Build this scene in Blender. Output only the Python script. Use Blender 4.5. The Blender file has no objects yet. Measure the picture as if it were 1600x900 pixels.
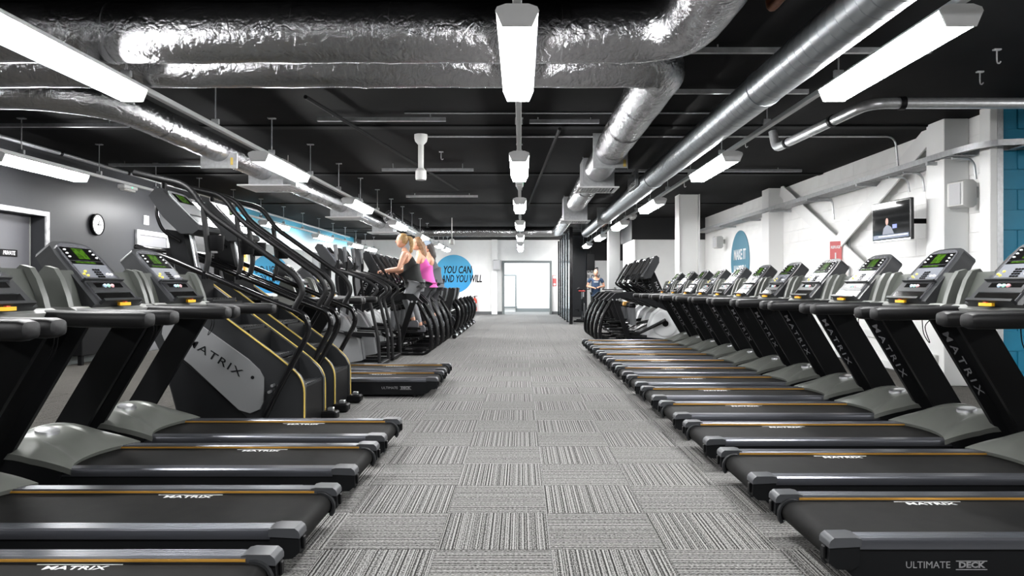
import bpy, bmesh, math, random
from mathutils import Vector, Matrix
random.seed(7)
PI = math.pi
V = Vector
scene = bpy.context.scene
COL = scene.collection

# ------------------------------------------------------------------ camera, world, exposure
cam_d = bpy.data.cameras.new('camera')
cam_d.sensor_width = 36.0
cam_d.lens = 1106.0 / 1600.0 * 36.0
cam_d.shift_x = -14.0 / 1600.0
cam_d.shift_y = -2.0 / 1600.0
cam_d.clip_start = 0.05
cam_d.clip_end = 200
cam = bpy.data.objects.new('camera', cam_d)
COL.objects.link(cam)
cam.location = (0, 0, 1.15)
cam.rotation_euler = (PI / 2, 0, 0)
scene.camera = cam
w = bpy.data.worlds.new('world')
scene.world = w
w.use_nodes = True
w.node_tree.nodes['Background'].inputs['Color'].default_value = (0.75, 0.85, 1.0, 1)
w.node_tree.nodes['Background'].inputs['Strength'].default_value = 0.5
scene.view_settings.view_transform = 'Standard'
scene.view_settings.look = 'None'
scene.view_settings.gamma = 1.0
scene.view_settings.exposure = 0.48
scene.view_settings.use_curve_mapping = False
scene.cycles.max_bounces = 8
scene.cycles.diffuse_bounces = 4
scene.cycles.glossy_bounces = 4
scene.cycles.sample_clamp_indirect = 6.0
LAMP = 58.0          # radiance of the strip light diffusers

# daylight in the corridor behind the far doorway
ld = bpy.data.lights.new('corridor_daylight', 'AREA')
ld.energy = 170
ld.color = (0.88, 0.95, 1.0)
ld.shape = 'RECTANGLE'
ld.size, ld.size_y = 2.6, 1.6
lo = bpy.data.objects.new('corridor_daylight', ld)
lo.location = (0.2, 31.0, 2.7)
COL.objects.link(lo)

# ------------------------------------------------------------------ materials
MATS = {}
def mat(name, col=(0.5, 0.5, 0.5), rough=0.5, metal=0.0, spec=0.5, emit=None, es=0.0,
        var=0.0, vscale=8.0, bump=0.0, bscale=60.0, coat=0.0, rvar=0.0):
    if name in MATS:
        return MATS[name]
    m = bpy.data.materials.new(name)
    m.use_nodes = True
    nt = m.node_tree
    b = nt.nodes['Principled BSDF']
    b.inputs['Base Color'].default_value = (*col, 1)
    b.inputs['Roughness'].default_value = rough
    b.inputs['Metallic'].default_value = metal
    b.inputs['Specular IOR Level'].default_value = spec
    if coat:
        b.inputs['Coat Weight'].default_value = coat
        b.inputs['Coat Roughness'].default_value = 0.08
    if emit:
        b.inputs['Emission Color'].default_value = (*emit, 1)
        b.inputs['Emission Strength'].default_value = es
    tc = nt.nodes.new('ShaderNodeTexCoord')
    if var or rvar:
        n = nt.nodes.new('ShaderNodeTexNoise')
        n.inputs['Scale'].default_value = vscale
        n.inputs['Detail'].default_value = 5
        nt.links.new(tc.outputs['Object'], n.inputs['Vector'])
        if var:
            r = nt.nodes.new('ShaderNodeMapRange')
            r.inputs['From Min'].default_value = 0.3
            r.inputs['From Max'].default_value = 0.7
            r.inputs['To Min'].default_value = 1 - var
            r.inputs['To Max'].default_value = 1 + var
            nt.links.new(n.outputs['Fac'], r.inputs['Value'])
            mx = nt.nodes.new('ShaderNodeVectorMath')
            mx.operation = 'SCALE'
            mx.inputs[0].default_value = col
            nt.links.new(r.outputs['Result'], mx.inputs['Scale'])
            nt.links.new(mx.outputs['Vector'], b.inputs['Base Color'])
        if rvar:
            r2 = nt.nodes.new('ShaderNodeMapRange')
            r2.inputs['From Min'].default_value = 0.3
            r2.inputs['From Max'].default_value = 0.7
            r2.inputs['To Min'].default_value = max(0.02, rough - rvar)
            r2.inputs['To Max'].default_value = rough + rvar
            nt.links.new(n.outputs['Fac'], r2.inputs['Value'])
            nt.links.new(r2.outputs['Result'], b.inputs['Roughness'])
    if bump:
        n2 = nt.nodes.new('ShaderNodeTexNoise')
        n2.inputs['Scale'].default_value = bscale
        n2.inputs['Detail'].default_value = 3
        nt.links.new(tc.outputs['Object'], n2.inputs['Vector'])
        bp = nt.nodes.new('ShaderNodeBump')
        bp.inputs['Strength'].default_value = bump
        bp.inputs['Distance'].default_value = 0.004
        nt.links.new(n2.outputs['Fac'], bp.inputs['Height'])
        nt.links.new(bp.outputs['Normal'], b.inputs['Normal'])
    MATS[name] = m
    return m

def foil_mat():
    m = mat('foil', (0.43, 0.43, 0.44), 0.22, 1.0)
    nt = m.node_tree
    b = nt.nodes['Principled BSDF']
    tc = nt.nodes.new('ShaderNodeTexCoord')
    mp = nt.nodes.new('ShaderNodeMapping')
    mp.inputs['Scale'].default_value = (1.0, 1.0, 1.0)
    nt.links.new(tc.outputs['Object'], mp.inputs['Vector'])
    n1 = nt.nodes.new('ShaderNodeTexNoise')
    n1.inputs['Scale'].default_value = 15
    n1.inputs['Detail'].default_value = 8
    n1.inputs['Roughness'].default_value = 0.62
    n1.inputs['Distortion'].default_value = 1.2
    n2 = nt.nodes.new('ShaderNodeTexVoronoi')
    n2.feature = 'DISTANCE_TO_EDGE'
    n2.inputs['Scale'].default_value = 7
    n3 = nt.nodes.new('ShaderNodeTexNoise')
    n3.inputs['Scale'].default_value = 5
    n3.inputs['Detail'].default_value = 3
    add = nt.nodes.new('ShaderNodeVectorMath')
    add.operation = 'MULTIPLY_ADD'
    add.inputs[1].default_value = (0.35, 0.35, 0.35)
    nt.links.new(mp.outputs['Vector'], n1.inputs['Vector'])
    nt.links.new(mp.outputs['Vector'], n3.inputs['Vector'])
    nt.links.new(n3.outputs['Color'], add.inputs[0])
    nt.links.new(mp.outputs['Vector'], add.inputs[2])
    nt.links.new(add.outputs['Vector'], n2.inputs['Vector'])
    mr = nt.nodes.new('ShaderNodeMapRange')
    mr.inputs['From Max'].default_value = 0.12
    nt.links.new(n2.outputs['Distance'], mr.inputs['Value'])
    b1 = nt.nodes.new('ShaderNodeBump')
    b1.inputs['Strength'].default_value = 0.36
    b1.inputs['Distance'].default_value = 0.03
    nt.links.new(n1.outputs['Fac'], b1.inputs['Height'])
    b2 = nt.nodes.new('ShaderNodeBump')
    b2.inputs['Strength'].default_value = 0.22
    b2.inputs['Distance'].default_value = 0.01
    nt.links.new(mr.outputs['Result'], b2.inputs['Height'])
    nt.links.new(b1.outputs['Normal'], b2.inputs['Normal'])
    nt.links.new(b2.outputs['Normal'], b.inputs['Normal'])
    return m

def carpet_mat(name='carpet', tint=(0.80, 0.80, 0.80)):
    m = mat(name, (0.3, 0.3, 0.3), 0.95, 0, 0.1)
    nt = m.node_tree
    b = nt.nodes['Principled BSDF']
    uv = nt.nodes.new('ShaderNodeUVMap')
    uv.uv_map = 'UVMap'
    sep = nt.nodes.new('ShaderNodeSeparateXYZ')
    nt.links.new(uv.outputs['UV'], sep.inputs['Vector'])
    oi = nt.nodes.new('ShaderNodeObjectInfo')
    ma = nt.nodes.new('ShaderNodeMath')
    ma.operation = 'MULTIPLY_ADD'
    ma.inputs[1].default_value = 91.7
    nt.links.new(oi.outputs['Random'], ma.inputs[0])
    nt.links.new(sep.outputs['X'], ma.inputs[2])
    n = nt.nodes.new('ShaderNodeTexNoise')
    n.noise_dimensions = '1D'
    n.inputs['Scale'].default_value = 58
    n.inputs['Detail'].default_value = 2.0
    nt.links.new(ma.outputs['Value'], n.inputs['W'])
    # broken up along the stripe
    comb = nt.nodes.new('ShaderNodeCombineXYZ')
    mx = nt.nodes.new('ShaderNodeMath'); mx.operation = 'MULTIPLY'; mx.inputs[1].default_value = 60
    my = nt.nodes.new('ShaderNodeMath'); my.operation = 'MULTIPLY'; my.inputs[1].default_value = 26
    nt.links.new(ma.outputs['Value'], mx.inputs[0])
    nt.links.new(sep.outputs['Y'], my.inputs[0])
    nt.links.new(mx.outputs['Value'], comb.inputs['X'])
    nt.links.new(my.outputs['Value'], comb.inputs['Y'])
    f = nt.nodes.new('ShaderNodeTexNoise')
    f.inputs['Scale'].default_value = 1.6
    f.inputs['Detail'].default_value = 3
    nt.links.new(comb.outputs['Vector'], f.inputs['Vector'])
    mix = nt.nodes.new('ShaderNodeMath'); mix.operation = 'MULTIPLY_ADD'
    mix.inputs[1].default_value = 0.75
    nt.links.new(f.outputs['Fac'], mix.inputs[0])
    nt.links.new(n.outputs['Fac'], mix.inputs[2])
    cr = nt.nodes.new('ShaderNodeValToRGB')
    e = cr.color_ramp.elements
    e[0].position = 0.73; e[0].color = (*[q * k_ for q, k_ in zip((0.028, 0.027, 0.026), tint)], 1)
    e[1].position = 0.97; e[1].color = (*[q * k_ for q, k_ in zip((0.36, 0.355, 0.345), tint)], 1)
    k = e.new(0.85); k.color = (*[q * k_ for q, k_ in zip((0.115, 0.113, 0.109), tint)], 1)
    nt.links.new(mix.outputs['Value'], cr.inputs['Fac'])
    nt.links.new(cr.outputs['Color'], b.inputs['Base Color'])
    bp = nt.nodes.new('ShaderNodeBump')
    bp.inputs['Strength'].default_value = 0.4
    bp.inputs['Distance'].default_value = 0.004
    nt.links.new(mix.outputs['Value'], bp.inputs['Height'])
    nt.links.new(bp.outputs['Normal'], b.inputs['Normal'])
    return m

def ramp_mat(name, axis, stops, rough=0.5, lo=0.0, hi=1.0):
    """printed colour gradient along a generated axis"""
    m = mat(name, stops[0][1], rough)
    nt = m.node_tree
    b = nt.nodes['Principled BSDF']
    tc = nt.nodes.new('ShaderNodeTexCoord')
    sp = nt.nodes.new('ShaderNodeSeparateXYZ')
    nt.links.new(tc.outputs['Generated'], sp.inputs['Vector'])
    cr = nt.nodes.new('ShaderNodeValToRGB')
    els = cr.color_ramp.elements
    els[0].position = stops[0][0]; els[0].color = (*stops[0][1], 1)
    els[1].position = stops[-1][0]; els[1].color = (*stops[-1][1], 1)
    for p, c in stops[1:-1]:
        k = els.new(p); k.color = (*c, 1)
    nt.links.new(sp.outputs[axis], cr.inputs['Fac'])
    nt.links.new(cr.outputs['Color'], b.inputs['Base Color'])
    return m

FOIL = foil_mat()
CARPET = carpet_mat()
CARPETD = carpet_mat('carpet_border_shade', (0.40, 0.385, 0.36))  # darker, warmer border carpet; tint also holds the shade beside the right treadmills
BLACK = mat('black_plastic', (0.0040, 0.0040, 0.0045), 0.45, 0, 0.14)
BLACKG = mat('gloss_black', (0.005, 0.005, 0.0055), 0.18, 0, 0.4)
RUBBER = mat('rubber', (0.0050, 0.0050, 0.0055), 0.46, 0, 0.30, bump=0.12, bscale=260)
MASTM = mat('mast_black', (0.0035, 0.0037, 0.0042), 0.42, 0.0, 0.12)
DARK = mat('dark_grey', (0.020, 0.021, 0.0225), 0.42, 0.0, 0.22)
DARK2 = mat('charcoal', (0.007, 0.0074, 0.0082), 0.45, 0, 0.13)
RAILM = mat('rail_grey', (0.13, 0.135, 0.152), 0.30, 0.8)
CAPM = mat('cap_grey', (0.065, 0.068, 0.074), 0.36, 0.2, 0.35)
COVER = mat('motor_cover', (0.125, 0.131, 0.119), 0.30, 0.2, 0.4)
HOLD = mat('holder_grey', (0.105, 0.111, 0.102), 0.36, 0.2, 0.4)
HOLD2 = mat('holder_recess', (0.048, 0.052, 0.046), 0.42, 0, 0.35)
DASHM = mat('dash_grey', (0.24, 0.245, 0.235), 0.45, 0.1, 0.4, bump=0.08, bscale=250)
BELT = mat('belt', (0.0085, 0.0084, 0.0082), 0.60, 0, 0.08, var=0.25, vscale=12, bump=0.06, bscale=400)
ORANGE = mat('accent_orange', (0.62, 0.33, 0.06), 0.35, 0.4)
YELLOW = mat('trim_yellow', (0.50, 0.36, 0.08), 0.4)
WHITEP = mat('white_print', (0.78, 0.78, 0.78), 0.5)
SILVER = mat('silver', (0.62, 0.63, 0.65), 0.28, 0.9)
GREYP = mat('grey_print', (0.30, 0.30, 0.31), 0.4, 0.3)
METALP = mat('metal_lettering', (0.26, 0.26, 0.27), 0.30, 0.5)
REDP = mat('red_print', (0.55, 0.05, 0.04), 0.4)
FACE = mat('console_face', (0.13, 0.133, 0.145), 0.22, 0.4, 0.6, coat=0.6)
KEYP = mat('keypad', (0.22, 0.23, 0.26), 0.20, 0.3, coat=0.6)
SCRB = mat('screen_black', (0.004, 0.004, 0.004), 0.10, 0, 0.5)
def lcd_mat():
    m = mat('lcd_green', (0.02, 0.05, 0.005), 0.12, 0, 0.5, (0.16, 0.42, 0.02), 0.11)
    nt = m.node_tree
    b = nt.nodes['Principled BSDF']
    tc = nt.nodes.new('ShaderNodeTexCoord')
    v = nt.nodes.new('ShaderNodeTexNoise'); v.inputs['Scale'].default_value = 40; v.inputs['Detail'].default_value = 2
    nt.links.new(tc.outputs['Object'], v.inputs['Vector'])
    cr = nt.nodes.new('ShaderNodeValToRGB')
    cr.color_ramp.elements[0].position = 0.42; cr.color_ramp.elements[0].color = (0.01, 0.03, 0.0, 1)
    cr.color_ramp.elements[1].position = 0.58; cr.color_ramp.elements[1].color = (0.2, 0.5, 0.02, 1)
    nt.links.new(v.outputs['Fac'], cr.inputs['Fac'])
    nt.links.new(cr.outputs['Color'], b.inputs['Emission Color'])
    return m
LCD = lcd_mat()
BTNW = mat('button_white', (0.7, 0.7, 0.72), 0.35)
BTNY = mat('button_yellow', (0.75, 0.62, 0.08), 0.35)
BTNG = mat('button_green', (0.35, 0.66, 0.55), 0.3)
BTNB = mat('button_blue', (0.45, 0.62, 0.78), 0.3)
BTNR = mat('button_red', (0.75, 0.35, 0.38), 0.3)
KEYY = mat('key_yellow', (0.95, 0.50, 0.02), 0.4)
GALV = mat('galvanised', (0.50, 0.51, 0.52), 0.38, 0.75, var=0.12, vscale=25)
FRAMES = mat('frame_steel', (0.42, 0.42, 0.43), 0.45, 0.3, var=0.35, vscale=14)
GALVS = mat('spiral_steel', (0.36, 0.385, 0.40), 0.34, 1.0)
TRUNK = mat('trunking_steel', (0.55, 0.56, 0.56), 0.45, 0.1)
RUST = mat('copper_pipe', (0.24, 0.10, 0.05), 0.5, 0.3, var=0.3, vscale=20)
WALLW = mat('wall_white', (0.87, 0.87, 0.86), 0.6, bump=0.12, bscale=90, var=0.03, vscale=3)
BLOCKW = mat('block_white', (0.88, 0.875, 0.86), 0.55, bump=0.25, bscale=120, var=0.03, vscale=3)
BLOCKT = mat('block_teal', (0.0, 0.19, 0.32), 0.45, bump=0.25, bscale=120, var=0.08, vscale=4)
WALLG = mat('wall_dark_grey', (0.026, 0.027, 0.030), 0.42, 0, 0.24, bump=0.08, bscale=40, var=0.05, vscale=2)
WALLB = mat('wall_black', (0.009, 0.009, 0.010), 0.55)
CEIL = mat('ceiling_black', (0.0045, 0.0045, 0.0048), 0.8, 0, 0.10, var=0.25, vscale=2)
BEAMM = mat('beam_black', (0.006, 0.006, 0.0065), 0.7, 0, 0.15)
COLW = mat('column_white', (0.80, 0.80, 0.79), 0.45)
DOORG = mat('door_grey', (0.10, 0.10, 0.11), 0.4)
DOORL = mat('door_light', (0.16, 0.16, 0.17), 0.45)
FRAMEG = mat('frame_grey', (0.15, 0.165, 0.165), 0.45)
SKIRT = mat('skirting_grey', (0.10, 0.105, 0.11), 0.5)
LAMPW = mat('lamp_housing', (0.72, 0.72, 0.72), 0.4)
DIFF = mat('lamp_diffuser', (0.9, 0.9, 0.9), 0.4, emit=(1.0, 1.0, 1.0), es=LAMP)
MIRR = mat('mirror_glass', (0.86, 0.88, 0.88), 0.02, 1.0)
GLASSP = mat('panel_blue_glass', (0.50, 0.58, 0.64), 0.12, 0.6)
SIGNT = mat('sign_teal', (0.02, 0.17, 0.26), 0.45)
SIGNR = mat('sign_red', (0.62, 0.13, 0.13), 0.45)
RED = mat('extinguisher_red', (0.62, 0.06, 0.03), 0.3)
WINE = mat('window_daylight', (0.9, 0.95, 1), 0.2, emit=(0.88, 0.95, 1.0), es=2.2)
GREENL = mat('led_green', (0.0, 0.3, 0.15), 0.3, emit=(0.1, 1.0, 0.5), es=1.5)
SHELLW = mat('shell_silver', (0.20, 0.204, 0.21), 0.35, 0.2)
SHELLG = mat('shell_grey', (0.10, 0.103, 0.108), 0.38, 0.15)
DISCW = mat('disc_white', (0.62, 0.63, 0.64), 0.35, 0.0)
SPKW = mat('speaker_white', (0.55, 0.55, 0.535), 0.5)
SPKG = mat('speaker_grille', (0.42, 0.42, 0.43), 0.6)
RACKY = mat('rack_yellow', (0.75, 0.42, 0.10), 0.5)
SKIN = mat('skin', (0.62, 0.33, 0.22), 0.5, var=0.08, vscale=10)
EYE = mat('eye_dark', (0.03, 0.02, 0.02), 0.2)
LIPS = mat('lips', (0.42, 0.16, 0.13), 0.5)
HAIRB = mat('hair_blond', (0.36, 0.22, 0.09), 0.5, var=0.35, vscale=40)
HAIRN = mat('hair_brown', (0.20, 0.11, 0.055), 0.5, var=0.35, vscale=40)
HAIRD = mat('hair_dark', (0.035, 0.028, 0.025), 0.5, var=0.3, vscale=40)
CLB = mat('cloth_black', (0.012, 0.013, 0.013), 0.85)
CLG = mat('cloth_grey', (0.22, 0.225, 0.235), 0.85)
CLGD = mat('cloth_mid_grey', (0.10, 0.11, 0.125), 0.85)
CLP = mat('cloth_pink', (0.62, 0.10, 0.38), 0.8)
CLN = mat('cloth_navy', (0.020, 0.045, 0.095), 0.8)
CLDK = mat('cloth_dark', (0.035, 0.036, 0.04), 0.85)
CAPB = mat('cap_blue_grey', (0.30, 0.36, 0.44), 0.7)
SHOE = mat('shoe', (0.10, 0.10, 0.11), 0.6)

# ------------------------------------------------------------------ mesh builder
class B:
    def __init__(s):
        s.bm = bmesh.new()
    def box(s, c, d, bev=0.0, rot=None, seg=1):
        r = bmesh.ops.create_cube(s.bm, size=1.0)
        vs = r['verts']
        M = Matrix.Diagonal((d[0], d[1], d[2], 1))
        if rot is not None:
            M = rot.to_4x4() @ M
        M = Matrix.Translation(c) @ M
        if bev:
            bmesh.ops.scale(s.bm, vec=d, verts=vs)
            es = list({e for v in vs for e in v.link_edges})
            out = bmesh.ops.bevel(s.bm, geom=es, offset=bev, segments=seg, affect='EDGES', profile=0.5)
            vs2 = {v for f in out['faces'] for v in f.verts}
            vs2 |= {v for v in vs if v.is_valid}
            for v in vs2:
                co = v.co.copy()
                if rot is not None:
                    co = rot @ co
                v.co = co + Vector(c)
        else:
            for v in vs:
                v.co = M @ v.co
        return s
    def loft(s, rings, cap=True, closed=True):
        vr = [[s.bm.verts.new(p) for p in r] for r in rings]
        n = len(vr[0])
        for a, b in zip(vr, vr[1:]):
            for i in range(n if closed else n - 1):
                j = (i + 1) % n
                try:
                    s.bm.faces.new((a[i], a[j], b[j], b[i]))
                except ValueError:
                    pass
        if cap:
            for r in (vr[0], vr[-1]):
                try:
                    s.bm.faces.new(r)
                except ValueError:
                    pass
        return vr
    def prism(s, poly, lo, hi, axis='y', bev=0.0, basis=None, seg=1):
        """extrude a 2-D polygon; axis y: poly=(x,z); axis x: poly=(y,z); axis z: poly=(x,y); or basis=(O,a,b,n)"""
        def P(p, h):
            if basis:
                O, a, b, n = basis
                return O + a * p[0] + b * p[1] + n * h
            if axis == 'y':
                return Vector((p[0], h, p[1]))
            if axis == 'x':
                return Vector((h, p[0], p[1]))
            return Vector((p[0], p[1], h))
        vr = s.loft([[P(p, lo) for p in poly], [P(p, hi) for p in poly]])
        if bev:
            vs = set(vr[0] + vr[1])
            es = [e for e in {e for v in vs for e in v.link_edges} if len(e.link_faces) == 2 and e.calc_face_angle(0) > 0.5]
            bmesh.ops.bevel(s.bm, geom=es, offset=bev, segments=seg, affect='EDGES', profile=0.5, clamp_overlap=True)
        return s
    def tube(s, pts, r, seg=10, flat=None, cap=True):
        """sweep a circle (or flat=(rw, rh) ellipse) along pts; r a number or list"""
        pts = [Vector(p) for p in pts]
        n = len(pts)
        rs = r if isinstance(r, (list, tuple)) else [r] * n
        T = []
        for i in range(n):
            a = pts[max(i - 1, 0)]
            b = pts[min(i + 1, n - 1)]
            T.append((b - a).normalized())
        up = Vector((0, 0, 1)) if abs(T[0].z) < 0.95 else Vector((0, 1, 0))
        if flat:
            up = Vector((0, 1, 0)) if abs(T[0].y) < 0.9 else Vector((0, 0, 1))
        u = (up - T[0] * up.dot(T[0])).normalized()
        rings = []
        for i in range(n):
            u = (u - T[i] * u.dot(T[i])).normalized()
            v = T[i].cross(u)
            ring = []
            for k in range(seg):
                a = 2 * PI * k / seg
                fu, fv = (flat if flat else (rs[i], rs[i]))
                ring.append(pts[i] + u * math.cos(a) * fu + v * math.sin(a) * fv)
            rings.append(ring)
        s.loft(rings, cap)
        return s
    def cyl(s, p0, p1, r, seg=14, r2=None):
        return s.tube([p0, p1], [r, r if r2 is None else r2], seg)
    def lathe(s, prof, c=(0, 0, 0), axis='z', seg=24):
        rings = []
        c = Vector(c)
        for rr, h in prof:
            ring = []
            for k in range(seg):
                a = 2 * PI * k / seg
                x, y = math.cos(a) * max(rr, 1e-4), math.sin(a) * max(rr, 1e-4)
                p = {'z': (x, y, h), 'y': (x, h, y), 'x': (h, x, y)}[axis]
                ring.append(c + Vector(p))
            rings.append(ring)
        s.loft(rings, True)
        return s
    def ell(s, c, d, seg=14, rings=10, rot=None):
        r = bmesh.ops.create_uvsphere(s.bm, u_segments=seg, v_segments=rings, radius=1.0)
        for v in r['verts']:
            co = Vector((v.co.x * d[0], v.co.y * d[1], v.co.z * d[2]))
            if rot is not None:
                co = rot @ co
            v.co = co + Vector(c)
        return s
    def text(s, body, size, O, x, y, depth=0.002, sx=1.0, shear=0.0, bold=0.0, spacing=1.0):
        cu = bpy.data.curves.new('t', 'FONT')
        cu.body = body
        cu.size = size
        cu.align_x = 'CENTER'
        cu.align_y = 'CENTER'
        cu.extrude = depth
        cu.shear = shear
        cu.offset = bold * size
        cu.space_character = spacing
        cu.resolution_u = 2
        ob = bpy.data.objects.new('t', cu)
        COL.objects.link(ob)
        dg = bpy.context.evaluated_depsgraph_get()
        me = bpy.data.meshes.new_from_object(ob.evaluated_get(dg))
        x = Vector(x).normalized()
        y = Vector(y).normalized()
        n = x.cross(y)
        O = Vector(O)
        for v in me.vertices:
            v.co = O + x * v.co.x * sx + y * v.co.y + n * v.co.z
        s.bm.from_mesh(me)
        bpy.data.objects.remove(ob)
        bpy.data.curves.remove(cu)
        bpy.data.meshes.remove(me)
        return s
    def mesh(s, name, m, sharp=35):
        bmesh.ops.recalc_face_normals(s.bm, faces=s.bm.faces)
        me = bpy.data.meshes.new(name)
        s.bm.to_mesh(me)
        s.bm.free()
        me.materials.append(m)
        me.shade_smooth()
        me.set_sharp_from_angle(angle=math.radians(sharp))
        return me
    def obj(s, name, m, parent=None, label=None, sharp=35):
        me = s.mesh(name, m, sharp)
        o = bpy.data.objects.new(name, me)
        COL.objects.link(o)
        if parent:
            o.parent = parent
        if label:
            o['label'] = label
        return o

def rnd(pts, rad, n=6):
    """round the corners of a polyline"""
    pts = [Vector(p) for p in pts]
    out = [pts[0]]
    for i in range(1, len(pts) - 1):
        a, p, b = pts[i - 1], pts[i], pts[i + 1]
        da, db = (a - p), (b - p)
        r = min(rad, da.length * 0.49, db.length * 0.49)
        A = p + da.normalized() * r
        C = p + db.normalized() * r
        for k in range(n + 1):
            t = k / n
            out.append(A * (1 - t) ** 2 + p * 2 * t * (1 - t) + C * t * t)
    out.append(pts[-1])
    return out

def smooth(pts, n=5):
    pts = [Vector(p) for p in pts]
    P = [pts[0] * 2 - pts[1]] + pts + [pts[-1] * 2 - pts[-2]]
    out = []
    for i in range(1, len(P) - 2):
        for k in range(n):
            t = k / n
            p0, p1, p2, p3 = P[i - 1], P[i], P[i + 1], P[i + 2]
            out.append(0.5 * ((2 * p1) + (p2 - p0) * t + (2 * p0 - 5 * p1 + 4 * p2 - p3) * t * t + (3 * p1 - p0 - 3 * p2 + p3) * t ** 3))
    out.append(pts[-1])
    return out

def tag(o, label, cat, group=None, kind=None):
    o['label'] = label
    o['category'] = cat
    if group:
        o['group'] = group
    if kind:
        o['kind'] = kind
    return o
def thing(name, label, cat, loc=(0, 0, 0), rz=0.0, group=None):
    o = bpy.data.objects.new(name, None)
    o.empty_display_size = 0.1
    COL.objects.link(o)
    o.location = loc
    o.rotation_euler = (0, 0, rz)
    return tag(o, label, cat, group)
def struct(name, b, m, label=None, parent=None):
    o = b.obj(name, m, parent)
    if not parent:
        o['kind'] = 'structure'
    if label:
        o['label'] = label
    return o
KIDS = {}
def children(o):
    return list(o.children)
def dup(src, loc, rz=None, label=None, group=None):
    def cp(o, par):
        c = o.copy()
        COL.objects.link(c)
        c.parent = par
        for ch in children(o):
            cp(ch, c)
        return c
    r = cp(src, None)
    r.location = loc
    if rz is not None:
        r.rotation_euler = (0, 0, rz)
    if label:
        r['label'] = label
    if group:
        r['group'] = group
    return r
ORD = ['first', 'second', 'third', 'fourth', 'fifth', 'sixth', 'seventh', 'eighth', 'ninth', 'tenth', 'eleventh', 'twelfth']

# ------------------------------------------------------------------ room shell
XL, XR, YB, YF, ZC = -6.65, 5.2, 29.5, -5.0, 3.1
floor = struct('floor', B().box((-0.2, 14, -0.056), (17.5, 40, 0.10)), SKIRT, 'striped grey carpet tile floor of the gym')
# carpet tiles: the 300 nearest are parts, the rest one part
def tile_mesh(m_):
    b = B()
    h = 0.2492
    b.box((0, 0, -0.003), (2 * h, 2 * h, 0.006), 0.0015)
    me = b.mesh('carpet_tile', m_)
    uvl = me.uv_layers.new(name='UVMap')
    for lp in me.loops:
        co = me.vertices[lp.vertex_index].co
        uvl.data[lp.index].uv = (co.x / 0.5 + 0.5, co.y / 0.5 + 0.5)
    return me
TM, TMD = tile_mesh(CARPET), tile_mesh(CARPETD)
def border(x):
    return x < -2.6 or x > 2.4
XO = 0.13
cells = []
for i in range(-14, 17):
    for j in range(-10, 67):
        x = XO + 0.5 * i + 0.25
        y = 2.10 + 0.5 * (j - 4) + 0.25
        if XL < x < 8.2 and y < 33 and (x < XR or y < 7.7):
            cells.append((x, y, (i + j + 1) % 2))
near = sorted([c for c in cells if c[1] > 1.9 and abs(c[0]) < 1.0 * c[1] * 0.75], key=lambda c: (c[1] if abs(c[0]) < 1.9 else c[1] + 9))[:300]
nset = set(near)
for x, y, k in near:
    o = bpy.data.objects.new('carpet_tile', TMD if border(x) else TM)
    COL.objects.link(o)
    o.location = (x, y, 0)
    o.rotation_euler = (0, 0, PI / 2 if k else 0)
    o.parent = floor
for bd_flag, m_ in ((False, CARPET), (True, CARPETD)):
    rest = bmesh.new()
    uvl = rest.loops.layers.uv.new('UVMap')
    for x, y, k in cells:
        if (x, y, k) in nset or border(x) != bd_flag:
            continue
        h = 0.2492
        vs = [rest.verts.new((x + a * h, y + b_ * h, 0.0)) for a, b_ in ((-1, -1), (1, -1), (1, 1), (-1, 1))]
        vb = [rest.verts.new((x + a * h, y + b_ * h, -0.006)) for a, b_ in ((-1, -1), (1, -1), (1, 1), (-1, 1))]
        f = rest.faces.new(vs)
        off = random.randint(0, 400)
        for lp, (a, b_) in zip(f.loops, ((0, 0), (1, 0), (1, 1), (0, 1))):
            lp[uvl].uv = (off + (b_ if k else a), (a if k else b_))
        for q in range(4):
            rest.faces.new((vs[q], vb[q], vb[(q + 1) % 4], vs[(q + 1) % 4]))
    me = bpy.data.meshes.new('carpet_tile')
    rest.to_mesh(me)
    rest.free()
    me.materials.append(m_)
    o = bpy.data.objects.new('border_shade_carpet_tiles' if bd_flag else 'far_carpet_tiles', me)
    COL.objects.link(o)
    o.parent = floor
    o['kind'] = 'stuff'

ceil = struct('ceiling', B().box((-0.2, 14, ZC + 0.05), (17.5, 40, 0.1)), CEIL, 'black painted ceiling above the services')
for k, y in enumerate((8.6, 12.2, 16.6, 23.6, 25.5)):
    B().box((-0.72, y, ZC - 0.011), (11.8, 0.16, 0.022), 0.004).obj('ceiling_beam', BEAMM, ceil)

# left wall with a recessed door
D1A, D1B, DH = 8.72, 9.88, 2.13
wl = B()
wl.box((XL - 0.1, (YF + D1A) / 2, ZC / 2), (0.2, D1A - YF, ZC))
wl.box((XL - 0.1, (D1B + YB) / 2, ZC / 2), (0.2, YB - D1B, ZC))
wl.box((XL - 0.1, (D1A + D1B) / 2, (DH + ZC) / 2), (0.2, D1B - D1A, ZC - DH))
struct('wall_left', wl, WALLG, 'dark grey painted side wall')
struct('baseboard_left', B().box((XL + 0.012, (D1B + 0.08 + 16.9) / 2, 0.06), (0.024, 16.9 - D1B - 0.08, 0.12), 0.005), FRAMEG)
d1 = struct('door_1', B().box((XL - 0.215, (D1A + D1B) / 2, DH / 2), (0.05, D1B - D1A, DH), 0.004), DOORG, 'dark grey flush door in a recess, marked private')
fr = B()
for y in (D1A - 0.0, D1B + 0.0):
    fr.box((XL + 0.015, y + (0.035 if y > 9 else -0.035), (DH + 0.07) / 2), (0.03, 0.07, DH + 0.07), 0.004)
fr.box((XL + 0.015, (D1A + D1B) / 2, DH + 0.035), (0.03, D1B - D1A, 0.07), 0.004)
fr.obj('door_frame', FRAMES, d1)
B().box((XL - 0.183, D1B - 0.03, DH / 2), (0.012, 0.012, DH - 0.02)).obj('door_stop', DASHM, d1)
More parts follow.
